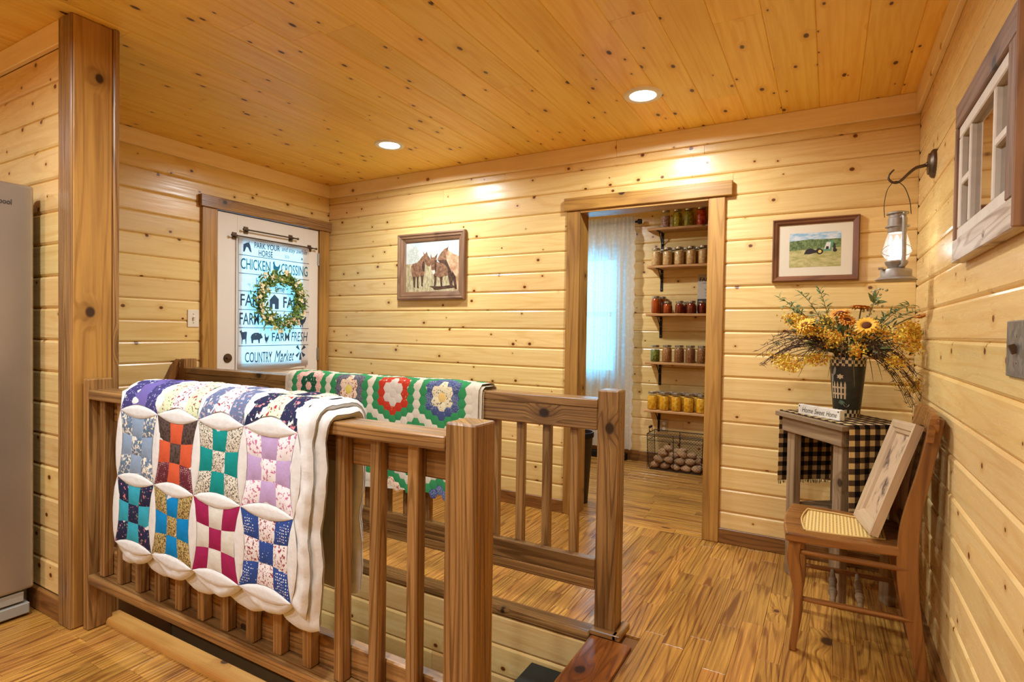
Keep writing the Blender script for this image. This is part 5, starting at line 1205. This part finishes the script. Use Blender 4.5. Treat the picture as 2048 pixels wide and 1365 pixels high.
def jar_proto(kind,cmat,w=.0425,h=.172,fill=.86,full=True):
    t=empty('canning_jar',(0,0,0),'x','jar')
    sh=h-.038; m=MB(); m.lathe([(.0,.001),(w-.006,.0),(w-.001,.005),(w,.012),(w,sh-.02),(w-.004,sh-.006),(w*.80,sh+.004),(w*.78,sh+.010)],24); autosmooth(m.build('glass',M_['glass'],t),60)
    if cmat: m=MB(); q=w-.0022; m.lathe([(0,.004),(q-.006,.004),(q,.012),(q,min(sh-.02,fill*sh)),(q*.86,fill*sh),(0,fill*sh)] if fill<.97 else [(0,.004),(q-.006,.004),(q,.012),(q,sh-.02),(q-.004,sh-.006),(q*.78,sh+.004),(0,sh+.004)],24); autosmooth(m.build('contents',cmat,t),50)
    if full:
        lw=w*.84; m=MB(); m.lathe([(lw,sh+.008),(lw+.001,sh+.010),(lw+.001,sh+.024),(lw-.002,sh+.027),(lw-.006,sh+.0265)],24); b=autosmooth(m.build('lid_band',plain('tin_lid_band',(196,190,178),.32,.5,.9) if 'lidb' not in M_ else M_['lidb'],t),40); M_['lidb']=b.data.materials[0]
        m=MB(); m.lathe([(0,sh+.0255),(lw-.004,sh+.0255),(lw-.004,sh+.0275),(0,sh+.0275)],24); autosmooth(m.build('lid',M_.setdefault('lid',plain('tin_lid',(214,208,196),.3,.5,.85)),t),40)
    return t
def chunk(name,a,b,c=None,scale=60.,rough=.35):
    t=NT(name); v=t.obj(); vo=t.vor(v,scale); r=t.sep(vo.outputs['Color'])[0]; col=t.mix(r,lin(a),lin(b))
    if c: col=t.mix(t.rng(vo.outputs['Distance'],.45,.75),col,lin(c))
    t.bump(vo.outputs['Distance'],.3,.003); return t.base(col,rough,.4)
def build_jars():
    P={}
    P['empty']=jar_proto('e',None,full=False); P['pink']=jar_proto('p',chunk('pink_beans',(176,132,118),(206,172,160),(150,110,100),80),fill=.8)
    P['pickle']=jar_proto('g',chunk('sliced_pickles',(196,180,48),(146,140,30),(116,108,24),44),fill=.95); P['red']=jar_proto('r',chunk('red_preserve',(196,56,34),(166,36,22),(220,96,60),46),fill=.98)
    P['pear']=jar_proto('c',chunk('pale_chicken_pieces',(214,168,104),(196,146,96),(226,190,132),50),fill=.95)
    P['amber']=jar_proto('h',chunk('amber_honey',(176,74,14),(150,58,12),None,6.,.12),fill=.98); P['amberS']=jar_proto('h',chunk('amber_jelly',(176,72,14),(140,50,14),None,6.,.12),.043,.122,.97); P['dark']=jar_proto('d',chunk('dark_red_jelly',(132,42,14),(100,30,12),None,8.,.12),.040,.125,.97)
    P['beans']=jar_proto('b',chunk('green_beans',(116,122,34),(76,88,24),(140,140,60),70),.043,.165,.9); P['meat']=jar_proto('m',chunk('canned_meat',(176,118,68),(150,96,54),(190,136,84),120),.044,.168,.97); P['meat2']=jar_proto('m',chunk('brown_beans',(146,92,50),(112,68,36),(170,116,70),110),.044,.168,.97)
    P['peach']=jar_proto('y',chunk('yellow_peaches',(232,166,32),(214,140,20),(244,190,64),42),.0445,.176,.95)
    used=set()
    def put(k,x,y,s,label,group=None,rz=0.):
        M=Matrix.Translation((x,y,SHZ[s]+.0156))@Matrix.Rotation(rz,4,'Z')
        if k in used: copy_tree(P[k],M,label,group)
        else: 
            used.add(k); r=P[k]; r['label']=label
            r.matrix_basis=M; WM[r.name]=M
            for ch in r.children: WM[ch.name]=M
            if group: r['group']=group
        
    ya,yb=5.115,5.20
    put('empty',-1.395,yb,0,'empty clear glass jar at the open end of the top pantry shelf'); put('pink',-1.312,ya,0,'glass jar of pinkish beans on the top pantry shelf')
    for x in (-1.206,-1.106): put('pickle',x,ya,0,'glass jar of sliced green pickles on the top pantry shelf','pickle jars on the top shelf',x*9)
    for x in (-.998,-.895): put('red',x,ya,0,'glass jar of red preserves on the top pantry shelf','red jars on the top shelf',x*9)
    for i in range(5): put('pear',-1.390+.104*i,ya-.005,1,'glass jar of pale tan preserves at the front of the second shelf','front jars on the second shelf',i*1.3)
    for i in range(5): put('pear',-1.345+.104*i,yb,1,'glass jar of pale tan preserves in the back row of the second shelf','back jars on the second shelf',i*1.7+1)
    put('amber',-1.385,ya,2,'tall glass jar of amber honey at the open end of the middle shelf'); put('amber',-1.350,yb,2,'tall glass jar of amber honey behind the front one on the middle shelf',None,1.)
    put('amberS',-1.276,ya,2,'short glass jar of amber jelly beside the tall honey jars'); put('dark',-1.170,ya,2,'short jar of dark red jelly beside a gap on the middle shelf'); put('amberS',-1.115,yb,2,'short glass jar of amber jelly behind the dark red jelly jars',None,2.)
    put('dark',-1.065,ya-.005,2,'short jar of dark red jelly in front of the tin farm sign',None,.6); put('dark',-.985,5.156,2,'short jar of dark red jelly close behind others under the tin farm sign',None,1.4); put('dark',-.900,ya-.01,2,'short jar of dark red jelly half hidden by the doorway casing',None,2.6)
    put('beans',-1.382,ya,3,'glass jar of green beans on the fourth pantry shelf'); put('meat',-1.275,ya,3,'glass jar of light brown canned meat on the fourth shelf')
    for i,x in enumerate((-1.165,-1.067,-.965)): put('meat2',x,ya-.005*i,3,'glass jar of brown beans on the fourth pantry shelf','brown jars on the fourth shelf',x*7)
    for i in range(5): put('peach',-1.398+.108*i,ya-.008,4,'glass jar of yellow peaches at the front of the lowest shelf','front jars on the lowest shelf',i*1.3)
    for i in range(5): put('peach',-1.352+.108*i,yb,4,'glass jar of yellow peaches in the back row of the lowest shelf','back jars on the lowest shelf',i*2.1)
build_jars()
def build_tin_sign():
    z=SHZ[2]+.0165; a=.16; M=Matrix.Translation((-.945,PY-.036,z+.10))@Matrix(((1,0,0,0),(0,0,-1,0),(0,1,0,0),(0,0,0,1)))@Matrix.Rotation(-.12,4,'X')
    z0=z
    t=empty('tin_sign',(-.945,PY-.05,z),'cream tin sign reading FARM with a bee on the middle shelf','sign')
    def pl(name,mat,fn):
        m=MB(); fn(m); o=m.build(name,mat,t); o.matrix_basis=M; WM[o.name]=M
    M=M@Matrix.Translation((0,.08,0))
    pl('tin_plate',plain('cream_tin',(196,180,160),.5,var=.05),lambda m:m.box((0,0,0),(.19,.36,.003)))
    ink=plain('tin_sign_ink',(48,42,44),.6)
    pl('lettering',ink,lambda m:put_text(m,lambda x,y:Vector((x,y,.0022)),'FARM',-.08,.115,.035,.15,0,.02)); pl('small_lettering',ink,lambda m:put_text(m,lambda x,y:Vector((x,y,.0022)),'LOCAL HONEY',-.055,.092,.06,.104,0,.0))
    pl('dark_band',ink,lambda m:m.box((0,-.10,.0018),(.186,.11,.001)))
    pl('bee_body',plain('bee_brown',(110,64,34),.6),lambda m:m.prism([(.012*math.cos(k*.6)+.02,.03+.034*math.sin(k*.6)-.02) for k in range(10)],.002,.003))
    for sx in (-1,1):
        for k in range(3): pl('bee_leg',ink,lambda m:m.bar((.02+sx*.01,.02-.015*k,.0025),(.02+sx*(.055-.004*k),.045-.032*k,.0025),.003,.001,(0,0,1)))
build_tin_sign()
def build_basket():
    x0,x1,y0,y1,h=-1.398,-.915,4.955,5.205,.318; wm=M_['black']; t=empty('wire_basket',((x0+x1)/2,(y0+y1)/2,0),'black chicken-wire basket on the pantry floor filled with potatoes','basket')
    def ring(z,ins=0): 
        P=[(x0+ins,y0+ins,z),(x1-ins,y0+ins,z),(x1-ins,y1-ins,z),(x0+ins,y1-ins,z)]; return P+[P[0]]
    for z,r,ins in ((h,.004,0),(h*.82,.0022,.004),(.006,.0035,.025)): m=MB(); m.tube(ring(z,ins),r,6,False); m.build('wire_rim',wm,t)
    def up(x,y,ix,iy): m=MB(); m.tube([(x,y,h),(x+ix*.012,y+iy*.012,.05),(x+ix*.025,y+iy*.025,.006)],.003,6); m.build('wire_upright',wm,t)
    for x in (x0,(x0*.52+x1*.48),x1): up(x,y0,1 if x==x0 else -1 if x==x1 else 0,1); up(x,y1,1 if x==x0 else -1 if x==x1 else 0,-1)
    m=MB(); st=.026   # twisted diagonal mesh on the four sides
    for (a,b) in (((x0,y0),(x1,y0)),((x1,y0),(x1,y1)),((x1,y1),(x0,y1)),((x0,y1),(x0,y0))):
        L_=math.hypot(b[0]-a[0],b[1]-a[1])
        for s_ in (-1,1):
            k=-h
            while k<L_+h:
                u0=k if s_>0 else k; pts=[]
                for zz in (.01,h*.98):
                    pts.append((u0+s_*zz*1.0,zz))
                (u_a,z_a),(u_b,z_b)=pts
                def cut(u,z): return u,z
                # clip to the panel
                du,dz=u_b-u_a,z_b-z_a; t0,t1=0.,1.
                for q,e in ((-du,u_a),(du,L_-u_a)):
                    if abs(q)<1e-9: continue
                    r=e/q
                    if q<0: t0=max(t0,r)
                    else: t1=min(t1,r)
                if t1>t0+.02:
                    A=(u_a+du*t0,z_a+dz*t0); B=(u_a+du*t1,z_a+dz*t1); f=lambda p:(a[0]+(b[0]-a[0])*p[0]/L_,a[1]+(b[1]-a[1])*p[0]/L_,p[1]); m.tube([f(A),f(B)],.0008,3,False)
                k+=st
    tag(m.build('chicken_wire',wm,t),kind='stuff')
    for xx in (x0,x1):
        s_=1 if xx==x1 else -1; m=MB(); yc=(y0+y1)/2; m.tube([(xx,yc-.045,h),(xx+s_*.004,yc-.045,h+.045),(xx+s_*.004,yc+.045,h+.045),(xx,yc+.045,h)],.0028,6); m.build('handle_wire',wm,t)
        m=MB(); m.lathe([(.006,-.038),(.011,-.03),(.011,.03),(.006,.038)],12,Matrix.Translation((xx+s_*.004,yc,h+.045))@Matrix.Rotation(math.pi/2,4,'X')); autosmooth(m.build('handle_grip',plain('dark_wood_grip',(58,36,24),.5),t))
    # potatoes
    R=random.Random(21); pm=NT('potato_skin'); v=pm.obj(); n=pm.noise(v,40.,4.,.7); sp=pm.noise(v,160.,2.); c=pm.mix(n,lin((168,124,84)),lin((214,172,128))); c=pm.mix(pm.rng(sp,.62,.7),c,lin((120,84,56))); r_=pm.rand(); hs=pm.new('ShaderNodeHueSaturation'); pm.L(c,hs.inputs['Color']); pm.L(pm.math('MULTIPLY_ADD',r_,.4,.8),hs.inputs['Value']); pm.base(hs.outputs[0],.75,.2)
    protos=[]
    for k in range(4):
        bm=bmesh.new(); bmesh.ops.create_icosphere(bm,subdivisions=3,radius=1)
        ax=(R.uniform(.041,.046),R.uniform(.030,.033),R.uniform(.027,.029)); ph=[R.uniform(0,6) for _ in range(4)]
        for q in bm.verts:
            p=q.co.copy(); d=1+.05*math.sin(3*p.x+ph[0])+.05*math.sin(4*p.y+ph[1])+.04*math.sin(5*p.z+2*p.x+ph[2]); q.co=Vector((p.x*ax[0]*d,p.y*ax[1]*d,p.z*ax[2]*d))
        for f in bm.faces: f.smooth=True
        me=bpy.data.meshes.new('potato'); bm.to_mesh(me); bm.free(); me.materials.append(pm.m); protos.append(me)
    pos=[]
    for i in range(5):
        for j in range(3): pos.append((x0+.062+i*.090,y0+.055+j*.070,.044))
    for i in range(4):
        for j in range(3): pos.append((x0+.11+i*.088,y0+.060+j*.066,.101))
    for i in range(4): pos.append((x0+.115+i*.086,y0+.065+.02*(i%2),.158))
    for i in range(3): pos.append((x0+.14+i*.092,y0+.135,.160))
    pos.append((x0+.17,y0+.10,.208)); pos.append((x0+.29,y0+.11,.205))
    rot=[(R.uniform(-.4,.4),R.uniform(-.45,.45)) for _ in pos]; rad=[.0315,.032,.0315,.032]; hl=.0150; axs=[]; lay=[z for _,_,z in pos]
    for ry,rz in rot: axs.append((Matrix.Rotation(ry,3,'Y')@Matrix.Rotation(rz,3,'Z'))@Vector((1,0,0)))
    P_=[Vector(p) for p in pos]; N=len(P_)
    for it in range(170):
        if it<110:
            for p in P_: p.z-=.0006
        for i in range(N):
            for j in range(i+1,N):
                if (P_[i]-P_[j]).length>.098: continue
                for si in (-1,0,1):
                    for sj in (-1,0,1):
                        d=(P_[i]+axs[i]*hl*si)-(P_[j]+axs[j]*hl*sj); L_=d.length; m_=.0625-L_
                        if m_>0: d=d*(m_*.30/max(L_,1e-5)); P_[i]+=d; P_[j]-=d
        for i,p in enumerate(P_):
            ex=abs(axs[i].x)*hl+.0350; ey=abs(axs[i].y)*hl+.0350; ez=abs(axs[i].z)*hl+.031
            g=.018*max(0,1-p.z/.12); p.x=min(max(p.x,x0+ex+g),x1-ex-g); p.y=min(max(p.y,y0+ey+g),y1-ey-g); p.z=max(p.z,ez+.004)
    for k,(x,y,z) in enumerate(P_):
        o=bpy.data.objects.new('potato',protos[k%4]); M=Matrix.Translation((x,y,z))@Matrix.Rotation(rot[k][0],4,'Y')@Matrix.Rotation(rot[k][1],4,'Z'); _link(o,None,M)
        z=lay[k]
        lv='bottom layer' if z<.08 else 'middle layer' if z<.14 else 'top of the heap'
        tag(o,'brown russet potato in the %s of the wire basket'%lv,'potato','potatoes in the wire basket, '+lv)
build_basket()
def build_bin():
    t=empty('tapered_bin',(-1.52,3.72,0),'dark brown tapered bin inside the pantry beside the doorway casing','bin'); M=Matrix.Translation((-1.545,3.73,0)); dk=plain('dark_brown_bin',(52,38,30),.5,var=.1)
    m=MB(); m.lathe([(.068,0),(.070,.004),(.100,.49),(.104,.495),(.104,.508),(.098,.508),(.095,.48),(.066,.012),(0,.012)],28,M); autosmooth(m.build('bin_body',dk,t)); m=MB(); m.lathe([(.1045,.47),(.1075,.475),(.1075,.50),(.1045,.505)],28,M); m.f=m.f[:-2]; m.mi=m.mi[:-2]; autosmooth(m.build('bin_rim',M_['black'],t))
    g=tag(board('floor_heater',(-2.3,PY-.09,.0),(-1.66,PY-.018,.062),'back',M_['black'],None,.008,2),'black baseboard heater under the lace curtain','heater')
build_bin()
